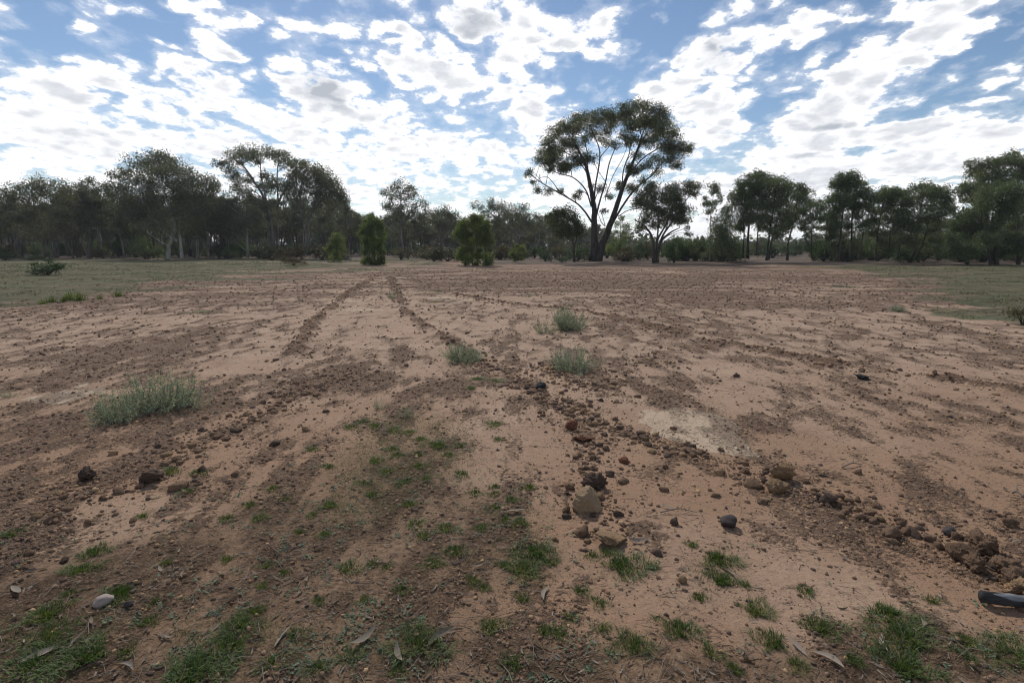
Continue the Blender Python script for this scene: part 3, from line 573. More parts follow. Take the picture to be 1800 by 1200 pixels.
lt('tall open gum of the wood with bare fanning limbs under a wide crown', (480,450), 82, [v2((528,800),(515,680),(490,520),(450,420),(390,320),(320,220),(250,165)),v2((545,790),(555,600),(555,440),(548,300),(560,170)),v2((500,560),(470,440),(440,300),(430,180)),v2((550,480),(590,400),(640,330))],
   v2((130,190,30),(170,180,36),(240,145,44),(290,110),(330,130),(380,120),(440,120),(500,120),(560,135),(615,155,44),(650,185,30),(300,180,36),(400,170,40),(560,190,36),(230,270,40),(290,300,40),(360,310,40),(460,265,40),(500,300,40),(440,340,40),(480,380,40),(560,340,40),(600,400,40),(280,380,44),(340,400,44),(260,350,40),(330,460,56),(420,470,50),(560,470,40),(520,330,30),(210,220,34),(620,330,32)), 50/4, .22, 420, 44, depth=1.5)
lt('domed gum on a leaning grey trunk right of the tall open one', (541,452), 80, [v2((770,790),(745,650),(718,520),(710,420),(730,300),(760,230)),v2((775,790),(778,600),(820,450),(880,330)),v2((720,500),(680,440),(640,370))],
   v2((700,220),(745,210),(790,240),(840,250),(660,270),(700,290),(760,300),(825,290),(880,285),(920,315),(860,340),(930,355),(980,395),(1010,430,40),(900,400),(820,380),(740,370,40),(660,350,40),(690,400,40),(800,430),(880,450),(960,450),(615,365,36),(1020,460,30),(840,490),(930,510),(640,430,36),(780,330,40)), 52/4, .19, 430, 45, depth=1.4)
lt('isolated round topped gum rising behind the tall green sapling', (707,450), 92, [v2((1430,800),(1420,640),(1420,520),(1410,420)),v2((1425,640),(1380,540),(1350,440)),v2((1425,620),(1490,530),(1560,480))],
   v2((1330,385,36),(1370,360,40),(1420,345,44),(1480,370,40),(1505,400,34),(1400,420,34),(1350,420,34),(1460,430,34),(1340,480),(1420,490),(1500,480),(1560,460,36),(1590,490,30),(1600,530,28),(1520,540),(1390,540),(1310,490,40),(1440,540),(1290,400,20),(1560,560,36),(1470,590,40),(1360,590,40)), 46/4, .18, 360, 46, depth=1.3)
lt('smaller domed gum between the isolated gum and the right green sapling', (776,450), 98, [v3((790,610),(795,500),(810,380)),v3((800,560),(850,440),(880,380))],
   v3((750,345),(800,330),(855,340),(900,375),(760,405),(830,400),(900,425),(780,460),(860,470),(720,400,30)), 50/4.5, .15, 380, 47, depth=1.0)
lt('wide ragged gum of the wood right of the right green sapling', (905,450), 92, [v3((1385,600),(1380,480),(1350,380),(1280,290)),v3((1390,560),(1440,440),(1460,340)),v3((1370,470),(1230,380),(1130,290))],
   v3((1075,275,34),(1120,310,30),(1180,260,40),(1205,290,34),(1160,350,34),(1250,290),(1305,310),(1365,315),(1430,300),(1300,370),(1400,380),(1480,370),(1240,370),(1200,425),(1480,430),(1300,440),(1400,450),(1560,410,36),(1520,470,44),(1240,480),(1050,290,16)), 50/4.5, .18, 380, 48, depth=1.3)
lt('mid height gum right of the largest wood tree, hiding the base of the open one', (392,455), 77, [v2((340,850),(335,640),(320,480))],
   v2((40,470),(120,460),(200,450),(90,530),(180,530),(260,520),(60,600),(150,610),(250,600),(330,560),(130,690),(230,680),(320,640),(-20,540),(10,640)), 62/4, .13, 420, 49, 'pale_bark')

# --- young bushy trees standing on the field
GY = 'young green trees on the field'
def yt(label, base, D, stems, clumps, rpx, n, seed, **kw):
    px_tree('sapling', label, base, D, [dict(p=s, r=.05, flare=True) for s in stems], clumps, rpx, .05, n, .13, .055, M['young_leaf'], M['bark'], group=GY, seed=seed, depth=.30, droop=.35, nsub=13, spread=.34, puff=.86, rvar=.38, **kw)
yt('tall bright green sapling with a lopsided round top, left of the two', (655,465), 50, [v3((260,742),(258,600),(245,420)),v3((235,742),(215,600),(200,460)),v3((300,742),(310,640))],
   v3((245,370),(200,400),(290,400),(170,440),(230,440),(310,440),(165,490),(230,500),(310,500),(190,540),(260,550),(315,540,30),(210,590),(270,600),(300,590,30),(200,640),(260,650),(320,640),(200,690),(260,700),(320,690),(185,720,30),(240,725,30),(330,725,30),(290,720,30)), 44/4.5, 520, 51)
yt('tall dense green sapling, wide and rounded, right of the two', (835,467), 48, [v3((1080,752),(1070,600),(1075,420)),v3((980,752),(985,600),(990,480)),v3((1150,752),(1140,620)),v3((1040,752),(1030,640))],
   v3((1085,385),(1040,400),(1120,410),(990,420),(950,440),(1060,450),(1140,450),(950,490),(1020,500),(1090,500),(1160,500),(960,550,36),(1020,560),(1090,560),(1160,560),(960,630),(1020,620),(1090,620),(1170,620),(950,670),(1010,690),(1080,680),(1150,690),(985,730,30),(1150,735,34),(1060,730,36),(1030,370,24)), 48/4.5, 600, 52)
yt('young blue green sapling near the wood, left of the tall ones', (590,453), 60, [v2((965,850),(965,760),(968,700))],
   v2((970,690,30),(950,730),(1000,730),(930,770),(980,775),(910,800,36),(960,820),(1005,790,34),(900,790,26),(940,850),(985,850)), 36/4, 420, 53)
yt('small round bright green sapling by the sandy track', (911,459), 55, [v4((118,1115),(118,1060),(115,1020))],
   v4((115,1015,26),(90,1040,26),(140,1040,26),(85,1075),(120,1075),(155,1075,26),(100,1100,26),(140,1100,26)), 30/3.75, 420, 54)
yt('slim dark sapling behind the big umbrella tree', (1089,454), 66, [v4((786,1080),(788,940),(795,830))],
   v4((800,840,24),(770,880,30),(820,890,28),(760,930,36),(810,930,34),(750,980,36),(800,990,40),(830,960,26),(770,1030,40),(720,1040,36)), 8, 330, 55)

# --- shared gums for the body of the wood
def gum_proto(seed, lm, bm, hgt=10.0, cbase=.42, wide=2.6, ncl=16, n=230):
    rg = np.random.RandomState(seed); T = MB(); Lf = MB(); ST = []
    for s in range(rg.randint(2, 5)):
        a = rg.rand()*6.28; lean = rg.uniform(.3, 1.6)
        top = np.array([math.cos(a)*lean, math.sin(a)*lean, hgt*rg.uniform(.75, .93)])
        b = np.array([rg.normal()*.12, rg.normal()*.12, -.1])
        P = catmull([b, b+(top-b)*.35+rg.normal(size=3)*.2*np.array([1, 1, 0]), b+(top-b)*.7+rg.normal(size=3)*.3*np.array([1, 1, .2]), top], 14)
        r0 = rg.uniform(.07, .15); rad = np.linspace(r0, .03, 14); rad[0] *= 1.35; tube(T, P, rad, 6); ST.append((P, rad))
    for k in range(ncl):
        u = (k+.5)/ncl; z = hgt*(cbase + (1-cbase)*u*.97); a = rg.rand()*6.28
        rad = wide*math.sin(math.pi*min(.97, .22+.72*u))*math.sqrt(rg.rand()); r = rg.uniform(.75, 1.25)
        C = (math.cos(a)*rad, math.sin(a)*rad, z, r, r, r*.85)
        branch_to(T, ST, np.array(C[:3]), rg, .05, sides=4); twigs(T, C, rg, 2, .016)
        leaves(Lf, C, n, .30, .115, rg, .55, .24, 11)
    return T.mesh('trunk', M[bm]), Lf.mesh('crown', M[lm])
protos = [gum_proto(300+i, 'wood_leaf', ['grey_bark', 'bark', 'grey_bark', 'pale_bark'][i % 4], cbase=[.44, .50, .40, .46, .55, .30][i % 6], wide=[2.4, 2.8, 2.2, 3.0, 2.6, 2.4][i % 6]) for i in range(12)]
rng = random.Random(7)
def put_tree(proto, x, y, sc, rz, name, label, cat, group, wide=1.0):
    root = link(name, None); root.location = (x, y, H1(x, y)-.03); root.rotation_euler = (0, 0, rz); root.scale = (sc*wide, sc*wide, sc)
    tag(root, label, cat, group); root.empty_display_size = .3
    link('trunk', proto[0], root); link('crown', proto[1], root)
    return root
placed = []
BARK = ['grey', 'dark', 'grey', 'pale']
def wood(n, px0, px1, front, depth, topfn, gap, where, seed, protos=protos, names=('gum_tree', 'tree'), group='gums crowding the wood', wide=1.0):
    rg = random.Random(seed); done = tries = 0
    while done < n and tries < n*60:
        tries += 1
        px = rg.uniform(px0, px1); d0 = front(px); y = d0 + depth*rg.random()**1.3; x = R(px, 433, y)[0]
        if any((x-a)**2+(y-b)**2 < gap*gap for a, b in placed): continue
        placed.append((x, y)); top = topfn(px)+rg.uniform(-8, 34); h = max(2.0, (433-top)/FPX*y + 1.6)
        i = rg.randrange(len(protos)); lab = where(px, y, BARK[i % 4])
        put_tree(protos[i], x, y, h/10.0, rg.uniform(0, 6.28), names[0], lab, names[1], group, wide*max(1.0, min(1.7, 8.0/h)))
        done += 1
    return done
def where_left(px, y, bk):
    deep = 'deep inside the wood' if y > 96 else 'near the front of the wood'
    side = 'at its left end' if px < 190 else 'behind the white trunked largest gum' if px < 380 else 'around the tall open gum' if px < 620 else 'behind the tall left sapling' if px < 780 else 'behind the right green sapling'
    return f'{bk} trunked gum {deep}, {side}'
wood(225, -190, 985, lambda p: np.interp(p, [-200, 450, 520, 1000], [76, 78, 92, 98]), 48, lambda p: np.interp(p, [-200, 60, 350, 420, 600, 640, 700, 960, 1000], [335, 345, 345, 352, 352, 372, 382, 384, 392]), 2.0, where_left, 11)

# --- shrubs
def shrub_proto(seed, lm, n=1500, hgt=1.6, L=.16, Wd=.06):
    rg = np.random.RandomState(seed); S = MB(); Lf = MB(); ncl = 12
    for k in range(ncl):
        a = rg.rand()*6.28; q = math.sqrt(rg.rand())*1.0; z = rg.uniform(.25, .85)*hgt*(1-.35*q*q); r = rg.uniform(.3, .5)
        C = (math.cos(a)*q, math.sin(a)*q, z, r, r, r*.8)
        tube(S, catmull([(0, 0, -.05), (math.cos(a)*q*.5, math.sin(a)*q*.5, z*.6), C[:3]], 5), np.linspace(.03, .008, 5), 4)
        leaves(Lf, C, n//ncl, L, Wd, rg, -.15, .42, 7, .9)
    return S.mesh('stems', M['bark']), Lf.mesh('foliage', M[lm])
shr = {k: [shrub_proto(500+i*7+j, k) for j in range(3)] for i, k in enumerate(('shrub_leaf', 'bush_leaf', 'rust_leaf', 'dark_leaf'))}
def put_shrub(kind, j, x, y, h, w, label, group, name='shrub', rz=None):
    pr = shr[kind][j % 3]; root = link(name, None); root.location = (x, y, H1(x, y)-.02); root.rotation_euler = (0, 0, rng.uniform(0, 6.28) if rz is None else rz)
    root.scale = (w/2.3, w/2.3, h/1.6); tag(root, label, 'shrub', group); root.empty_display_size = .2
    link('stems', pr[0], root); link('foliage', pr[1], root); return root
def shrub_px(kind, j, cx, base_y, w_px, top_y, label, group=None, D=None):
    if D is None: x, y = G(cx, base_y)
    else: y = D; x = R(cx, base_y, D)[0]
    h = R(cx, top_y, y)[1]; put_shrub(kind, j, x, y, h, w_px*y/FPX*1.05, label, group)
shrub_px('bush_leaf', 0, 83, 484, 62, 453, 'rounded dark green shrub alone on the lawn at the left')
shrub_px('dark_leaf', 1, 257, 458, 44, 412, 'tall dark rounded shrub under the largest wood gum', D=71)
shrub_px('rust_leaf', 0, 517, 467, 38, 447, 'rusty brown low shrub alone at the edge of the lawn')
shrub_px('bush_leaf', 1, 1185, 459, 30, 412, 'green shrub right of the dark many stemmed gum', D=57)
shrub_px('bush_leaf', 2, 8, 459, 40, 440, 'low green shrub at the far left edge by the track', D=66)
shrub_px('dark_leaf', 0, 52, 459, 40, 447, 'low grey green shrub behind the rounded lawn shrub', D=68)
shrub_px('bush_leaf', 2, 988, 459, 26, 449, 'low straggly shrub between the round sapling and the black thin trunk', D=58)
rg = random.Random(29)
for i in range(44):                              # low growth filling the foot of the right row
    px = rg.choice([rg.uniform(1445, 1660), rg.uniform(1660, 1860), rg.uniform(1170, 1300)]); D = rg.uniform(58, 66); x = R(px, 440, D)[0]
    put_shrub(rg.choice(['dark_leaf', 'bush_leaf']), rg.randrange(3), x, D, rg.uniform(1.6, 3.0), rg.uniform(2.2, 3.8), f'leafy shrub under gums {"at the right end" if px > 1640 else "right of the round topped one" if px > 1400 else "by the slim white sapling"}', 'shrubs under the right row of gums')
rg = random.Random(23)
for i in range(64):                              # heath in front of the wood, from the tall open gum to the umbrella tree
    px = rg.uniform(455, 1130); D = rg.uniform(61, 88); x = R(px, 440, D)[0]
    if any((x-a)**2+(D-b)**2 < 1.2 for a, b in placed): continue
    placed.append((x, D)); kind = rg.choice(['shrub_leaf', 'shrub_leaf', 'shrub_leaf', 'bush_leaf', 'rust_leaf'])
    nm = {'shrub_leaf': 'olive brown', 'bush_leaf': 'green', 'rust_leaf': 'reddish brown'}[kind]
    loc = 'below the domed gums' if px < 640 else 'between the two tall saplings' if px < 830 else 'behind the round sapling' if px < 1000 else 'around the umbrella tree'
    put_shrub(kind, rg.randrange(3), x, D, rg.uniform(1.1, 2.2), rg.uniform(2.0, 3.8), f'{nm} heath shrub {loc}', 'heath shrubs in front of the wood')
for i in range(120):                              # undergrowth at the foot of the left wood
    px = rg.uniform(-120, 780); D = rg.uniform(75, 112) + (16 if px > 480 else 0); x = R(px, 440, D)[0]
    kind = rg.choice(['shrub_leaf', 'dark_leaf', 'dark_leaf', 'bush_leaf'])
    nm = {'shrub_leaf': 'olive brown', 'bush_leaf': 'green', 'dark_leaf': 'dark'}[kind]
    put_shrub(kind, rg.randrange(3), x, D, rg.uniform(.9, 3.0), rg.uniform(1.8, 3.6), f'{nm} undergrowth shrub among the trunks of the left wood', 'undergrowth of the left wood')
for i in range(105):                             # bushes behind the right row
    px = rg.uniform(1050, 1950); D = rg.uniform(68, 125); x = R(px, 440, D)[0]
    kind = rg.choice(['shrub_leaf', 'dark_leaf', 'bush_leaf']); nm = {'shrub_leaf': 'olive brown', 'bush_leaf': 'green', 'dark_leaf': 'dark'}[kind]
    loc = 'behind the many stemmed gum' if px < 1240 else 'behind the dense clump' if px < 1460 else 'behind the right end of the row'
    put_shrub(kind, rg.randrange(3), x, D, rg.uniform(1.4, 2.8 + (D-68)*.02), rg.uniform(2.4, 4.6), f'{nm} bush on the flat {loc}', 'bushes behind the right row of gums')
def where_right(px, y, bk):
    loc = 'behind the umbrella tree' if px < 1180 else 'behind the slim white sapling' if px < 1300 else 'behind the dense clump' if px < 1480 else 'behind the right end of the row'
    return f'low {bk} stemmed gum on the distant flat {loc}'
wood(80, 1000, 1960, lambda p: 100 if p < 1450 else 66, 60, lambda p: np.interp(p, [1000, 1080, 1150, 1230, 1300, 1480, 1560, 1900], [400, 402, 412, 420, 419, 414, 390, 380]), 3.0, where_right, 17, group='distant low gums on the right', wide=1.35)
# the wood beyond, one mass
FW = MB(); rg2 = np.random.RandomState(77)
for i in range(560):
    px = rg2.uniform(-700, 2500); y = rg2.uniform(150, 230); x = R(px, 433, y)[0]
    tp = np.interp(px, [-500, 100, 600, 1000, 1150, 1500, 2300], [360, 372, 390, 402, 423, 422, 405]) + rg2.uniform(-4, 12)
    top = (433-tp)/FPX*y + 1.6; r = rg2.uniform(2.5, 4.0)
    for z in np.arange(r*.15, top, r*.55): leaves(FW, (x, y, min(z, top-r*.4), r, r, r*.6), 60, 1.2, .8, rg2, .3, .4, 6, 1.0)
tag(FW.obj('far_wood', M['wood_leaf']), kind='stuff')

# stump, strainer post, log
mb = MB(); x, y = G(606, 457)
P = np.array([(0, 0, -.05), (.02, 0, .2), (.0, .02, .55), (.02, .0, .72)]); tube(mb, P, [.62, .46, .36, .30], 12)
for a in (0.4, 2.2, 3.9, 5.3): tube(mb, [(0, 0, .2), (math.cos(a)*.5, math.sin(a)*.5, .06), (math.cos(a)*.85, math.sin(a)*.85, -.04)], [.2, .13, .05], 6)
o = mb.obj('tree_stump', M['weathered_wood']); o.location = (x, y, 0); tag(o, 'weathered grey tree stump in front of the blue green sapling', 'stump')
x, y = R(969, 450, 60)[0], 60.0
post = link('strainer_post', None); post.location = (x, y, 0); tag(post, 'thin timber post with a leaning brace beside the sandy track', 'post')
mb = MB(); tube(mb, [(0, 0, -.2), (0, .01, .6), (.01, 0, 1.25)], [.06, .055, .05], 7); mb.obj('upright', M['grey_bark'], post)
mb = MB(); tube(mb, [(-.62, 0, -.05), (-.3, 0, .5), (-.05, 0, 1.0)], [.04, .04, .035], 6); mb.obj('brace', M['grey_bark'], post)

log = link('charred_log', None); x, y = G(1722, 1066); log.location = (x, y, H1(x, y)+.02); tag(log, 'charred black log with a silvery grey top lying at the lower right', 'log')
xe, ye = G(1960, 1092); L_ = np.array([xe-x, ye-y, 0])
_u = L_/np.linalg.norm(L_); _s = np.array([_u[1], -_u[0], 0]); _s = _s if _s[1] < 0 else -_s      # _s points to the near side
def log_shell(t, ang, off):
    T, An = np.meshgrid(t, ang, indexing='ij')
    r = .026*(1 + .22*(fbm(T*14, np.cos(An)*1.6+3, 3, 71)-.5) + .30*(fbm(T*3, np.sin(An)*2.2+8+np.cos(An), 3, 72)-.5) - .10*T) + off
    c = L_*T[..., None] + np.array([0, 0, .022]) + _s*(.006*np.sin(T*7))[..., None]
    return c + r[..., None]*(np.cos(An)[..., None]*_s + np.sin(An)[..., None]*np.array([0, 0, 1.]))
n_t, n_a = 46, 22; V = log_shell(np.linspace(0, 1, n_t), np.linspace(0, 2*np.pi, n_a, endpoint=False), 0).reshape(-1, 3)
i = np.arange(n_t-1)[:, None]*n_a; j = np.arange(n_a)[None]; kq = (j+1) % n_a
mb = MB(); mb.add(V, [[0, q+1, q] for q in range(1, n_a-1)], np.stack([i+j, i+kq, i+n_a+kq, i+n_a+j], -1).reshape(-1, 4)); mb.obj('charred_wood', M['char'], log)
mb = MB(); tt = np.linspace(.07, .99, 40); V = []
for t in tt:
    w = min(1, (t-.06)*7)*(.75+.5*float(fbm(np.array([t*9]), np.array([2.]), 3, 73)[0])); V.append(log_shell(np.array([t]), np.linspace(1.12-.62*w, 1.12+.70*w, 9), .0012)[0])
V = np.array(V).reshape(-1, 3); i = np.arange(39)[:, None]*9; j = np.arange(8)[None]
mb.add(V, None, np.stack([i+j, i+j+1, i+j+10, i+j+9], -1).reshape(-1, 4)); mb.obj('bared_wood', M['weathered_wood'], log)

LM_ = [(1030,898,'the pale rounded clod'),(1044,862,'the dark fibrous lump'),(1281,930,'the egg shaped stone'),(1370,855,'the two tan clods'),(1075,962,'the yellowish clay slab'),(1740,1010,'the clod heap'),(1755,1078,'the charred log'),
 (1010,768,'the red clods'),(150,846,'the dark upright clod'),(262,852,'the largest dark clod'),(186,1069,'the white quartz stone'),(484,786,'the flat lone clod'),(951,688,'the black charred chunk'),(1516,669,'the black bark scrap'),
 (230,720,'the largest saltbush'),(808,630,'the furrow saltbush'),(1000,570,'the upper saltbush'),(1012,640,'the lower saltbush'),(712,730,'the wispy saltbush'),(1220,755,'the pale cracked clay'),(720,800,'the middle grass patch'),
 (380,1150,'the bright bottom patch'),(60,1150,'the bottom left patch'),(1590,1120,'the long grass patch'),(740,1140,'the wide bottom tuft'),(580,545,'the far furrow'),(1586,545,'the lawn saltbush'),(1265,1000,'the split grass patch'),(940,980,'the broad twin tufts')]
def near(px, py, skip=()):
    d, lx, ly, nm = min((math.hypot(px-a, (py-b)*1.3), a, b, n) for a, b, n in LM_ if n not in skip)
    dx, dy = px-lx, py-ly
    rel = 'beside' if d < 40 else ('left of' if dx < 0 else 'right of') if abs(dx) > 1.2*abs(dy) else ('beyond' if dy < 0 else 'below')
    return ('' if d < 40 else 'just ' if d < 110 else 'well ' if d > 230 else '') + rel + ' ' + nm
# ------------------------------------------------------------------ clods and stones
clod_shapes = [lump(3, 900+i, .62, .72) for i in range(8)]
clod_mesh = {}
def clod_me(kind, i):
    if (kind, i) not in clod_mesh: V, F = clod_shapes[i]; clod_mesh[(kind, i)] = mesh_np('dirt_clod', V, [F], M[kind], smooth=True)
    return clod_mesh[(kind, i)]
def put_clod(kind, px, py, size_px, label, name='dirt_clod', cat='clod', group=None, i=None, sink=.25, flat=1.0, me=None, rz=None):
    sink = max(sink, .2)
    x, y = G(px, py - size_px*.12); d = math.sqrt(x*x+y*y+EYE*EYE); r = size_px*.5*d/FPX*.92
    i = rng.randrange(8) if i is None else i
    mm = me or clod_me(kind, i); zb = min(v.co.z for v in mm.vertices); o = link(name, mm); o.location = (x, y, H1(x, y) - zb*r*flat*(1-sink*2)); o.scale = (r, r, r*flat)
    o.rotation_euler = (rng.uniform(-.3, .3), rng.uniform(-.3, .3), rng.uniform(0, 6.28) if rz is None else rz); tag(o, label, cat, group); return o
def fine(kind, seed, rough, flat, sub=5):
    V, F = lump(sub, seed, rough, flat, 4); d = (n3(V, 5, seed+4)-.5)*.45*rough + (n3(V, 11, seed)-.5)*.24*rough + (n3(V, 24, seed+2)-.5)*.20*rough + (n3(V, 46, seed+7)-.5)*.14*rough; V = V*(1+d)[:, None]; return mesh_np('dirt_clod', V, [F], M[kind], smooth=False)
put_clod('clod_pale', 1030, 902, 52, 'large pale rounded clod of sandy earth, biggest lump in the foreground', me=fine('clod_pale', 7, .34, .92), sink=.12)
put_clod('clod_dark', 1044, 862, 42, 'dark fibrous lump just behind the large pale rounded clod', me=fine('clod_dark', 9, .6, .8), sink=.15)
put_clod('clod_tan', 1054, 880, 22, 'small tan clod wedged between the pale and the dark lump', i=2)
put_clod('slate_stone', 1281, 930, 32, 'smooth dark egg shaped stone alone on the pink sand', 'stone', 'stone', me=fine('slate_stone', 11, .26, .8, 4), sink=.15)
put_clod('clod_tan', 1366, 868, 36, 'crumbly tan clod at the near side of the right windrow', me=fine('clod_tan', 13, .6, .85), sink=.12)
put_clod('clod_tan', 1374, 846, 36, 'upright tan clod behind the crumbly tan clod', me=fine('clod_tan', 15, .6, 1.0), sink=.12)
put_clod('clod_brown', 1325, 860, 34, 'flat brown clod left of the two tan clods', i=3, flat=.7)
put_clod('clod_tan', 1075, 962, 54, 'cracked flat yellowish slab of clay behind a grass tuft', me=fine('clod_tan', 17, .7, .34), sink=.2)
put_clod('clod_brown', 1024, 945, 32, 'brown clod left of the cracked yellowish slab', i=4)
put_clod('clod_dark', 1453, 890, 30, 'dark clod beyond the egg shaped stone in the right windrow', i=1)
put_clod('clod_brown', 1726, 976, 38, 'blocky brown clod, topmost of the heap above the charred log', me=fine('clod_brown', 19, .6, .95), sink=.1)
put_clod('clod_brown', 1686, 990, 32, 'rounded brown clod at the left end of the heap above the log', me=fine('clod_brown', 21, .5, .8), sink=.15)
put_clod('clod_brown', 1712, 1008, 32, 'broad brown clod in the middle of the heap above the log', me=fine('clod_brown', 23, .6, .8), sink=.12)
put_clod('clod_brown', 1765, 1010, 34, 'brown clod at the right side of the heap above the log', me=fine('clod_brown', 25, .6, .75), sink=.12)
put_clod('clod_brown', 1780, 1032, 34, 'dark creviced clod nearest the log in the heap', me=fine('clod_brown', 27, .6, .8), sink=.12)
put_clod('clod_tan', 1796, 1054, 36, 'yellow brown crumbly clod touching the charred log', me=fine('clod_tan', 29, .7, .7), sink=.15)
put_clod('slate_stone', 1667, 943, 24, 'small grey stone left of the clod heap', 'stone', 'stone', i=5)
put_clod('clod_brown', 1775, 928, 24, 'brown clod near the right edge, above the heap', i=6)
put_clod('clod_red', 1004, 756, 26, 'red brown clod in the middle of the field, upper of the red ones', me=fine('clod_red', 31, .5, .85))
put_clod('clod_red', 1022, 779, 40, 'crumbled red earth patch lump below the red brown clod', me=fine('clod_red', 33, .8, .22), sink=.2)
put_clod('clod_dark', 150, 846, 23, 'dark upright clod at the left end of the left windrow', me=fine('clod_dark', 35, .6, .8), sink=.15)
put_clod('clod_dark', 262, 852, 32, 'largest dark clod of the left windrow', me=fine('clod_dark', 37, .7, .6), sink=.2)
put_clod('clod_brown', 315, 864, 28, 'rounded brown clod right of the largest dark clod', i=7)
put_clod('quartz', 186, 1069, 26, 'pinkish white quartz stone by the grass at the lower left', 'stone', 'stone', me=fine('quartz', 39, .3, .62, 3), sink=.2)
put_clod('slate_stone', 226, 1073, 18, 'small dark stone right of the white quartz stone', 'stone', 'stone', i=2, flat=.7)
put_clod('clod_dark', 484, 786, 26, 'flat dark brown clod alone left of the middle grass patch', i=4, flat=.6)
put_clod('char', 951, 688, 19, 'black charred chunk in the middle of the field', 'charcoal', 'charcoal', me=fine('char', 41, .7, 1.1, 3), sink=.08)
put_clod('char', 1516, 669, 24, 'black curved bark scrap on the right sand', 'charcoal', 'charcoal', me=fine('char', 43, .8, .35, 3), sink=.1)
put_clod('clod_brown', 1000, 862, 26, 'squarish brown clod left of the dark fibrous lump', i=0)
put_clod('clod_red', 1097, 815, 24, 'small red clod above right of the dark fibrous lump', i=5)
put_clod('clod_dark', 1185, 925, 22, 'dark clod left of the egg shaped stone', i=6)
put_clod('clod_brown', 1568, 948, 28, 'reddish clod in the right windrow left of the heap', i=1)
put_clod('clod_dark', 1895-600, 664, 14, 'dark small clod on the right sand below the furrow', i=2)

def along(line_pts, t):
    P = np.array(line_pts); seg = np.linalg.norm(np.diff(P, axis=0), axis=1); cs = np.concatenate([[0], np.cumsum(seg)])
    u = t*cs[-1]; return np.array([np.interp(u, cs, P[:, 0]), np.interp(u, cs, P[:, 1])]).T
rs = np.random.RandomState(61)
# candidate crumbs: along the windrows and over the crusted soil
cx_, cy_, cs_ = [], [], []
RN = {'far furrow': 1000, 'middle furrow': 1100, 'middle furrow end': 900, 'right furrow': 1600, 'near right windrow': 2500, 'left windrow': 1400, 'rut': 300, 'clod row': 500, 'hollow rim': 500}
for pts, w, h, nm in RIDGES:
    k = RN[nm]; t = rs.rand(k); q = along(pts, t); d = np.hypot(q[:, 0], q[:, 1])
    q = q + rs.normal(size=q.shape)*np.where(rs.rand(k) < .6, w*.55, w*1.6)[:, None]
    s = (.0042 + .0022*d**.6)*.90*(rs.pareto(2.2, k)+.5).clip(.35, 4.6)
    cx_.append(q[:, 0]); cy_.append(q[:, 1]); cs_.append(s.clip(.003, .042))
k = 240000; a = np.radians(rs.uniform(-52, 52, k)); r = np.exp(rs.uniform(math.log(1.6), math.log(42), k)); x, y = np.sin(a)*r, np.cos(a)*r
F = fields(x, y); pr = (.12 + .85*sstep(F['crust'], .25, .65))*(1-F['lawn'])*(1-.7*F['pale'])*(1-.5*F['litter'])
keep = rs.rand(k) < pr; x, y, r = x[keep], y[keep], r[keep]
s = (.0024 + .00066*r**.9)*(rs.pareto(2.4, len(x))+.42).clip(.32, 3.4)
cx_.append(x); cy_.append(y); cs_.append(s.clip(.002, .05))
X, Y, S = map(np.concatenate, (cx_, cy_, cs_))
Hh = height(X, Y); D_ = np.sqrt(X*X+Y*Y+EYE*EYE)
order = np.argsort(-S/D_); px_, py_ = project(X, Y)
inview = (px_ > 0) & (px_ < 1800) & (py_ > 460) & (py_ < 1205)
big = [i for i in order if inview[i]][:230]; bigset = set(big)
kinds = ['clod_dark', 'clod_brown', 'clod_brown', 'clod_brown', 'clod_tan']
def zone(px, py):
    if py < 620: return 'along the far furrows'
    if px > 1200 and py < 740: return 'along the right furrow'
    if px < 420: return 'around the left windrow'
    if px < 760: return 'left of the middle grass patch' if py < 900 else 'among the grass at the lower left'
    if px < 1130: return 'in the middle windrow' if py < 830 else 'around the large pale rounded clod'
    if px < 1480: return 'in the windrow by the cracked pale clay' if py < 900 else 'around the egg shaped stone'
    return 'in the right windrow' if py < 960 else 'around the clod heap by the log'
NMK = {'clod_dark': 'dark', 'clod_brown': 'brown', 'clod_tan': 'tan'}
for i in big:
    kd = kinds[rs.randint(5)]; j = rs.randint(8)
    o = link('dirt_clod', clod_me(kd, j)); s = S[i]; o.location = (X[i], Y[i], Hh[i]+s*.2); o.scale = (s, s, s*rs.uniform(.7, 1.1)); o.rotation_euler = (rs.uniform(-.4, .4), rs.uniform(-.4, .4), rs.uniform(0, 6.28))
    tag(o, f'{"large" if s > .04 else "small"} {NMK[kd]} dirt clod {near(px_[i], py_[i])}', 'clod', 'loose dirt clods')
V0, F0 = ico(1); shp = []; _f = F0
for q in range(10):
    V1 = V0*(1 + .9*(np.random.RandomState(q).rand(len(V0))-.5))[:, None]; shp.append(V1*np.array([1, .85, .7]))
V5 = np.array(shp)*np.array([1, 1, .85])
rest = np.array([i for i in range(len(X)) if i not in bigset]); MBm = MB()
OV = np.array([[1, 0, 0], [0, 1, 0], [-1, 0, 0], [0, -1, 0], [0, 0, 1], [0, 0, -1.]]); OF = np.array([[0, 1, 4], [1, 2, 4], [2, 3, 4], [3, 0, 4], [1, 0, 5], [2, 1, 5], [3, 2, 5], [0, 3, 5]])
O5 = np.array([(OV*(1+.8*(np.random.RandomState(q).rand(6)-.5))[:, None] + np.random.RandomState(q+50).normal(size=(6, 3))*.18)*np.array([1, .9, .8]) for q in range(10)])
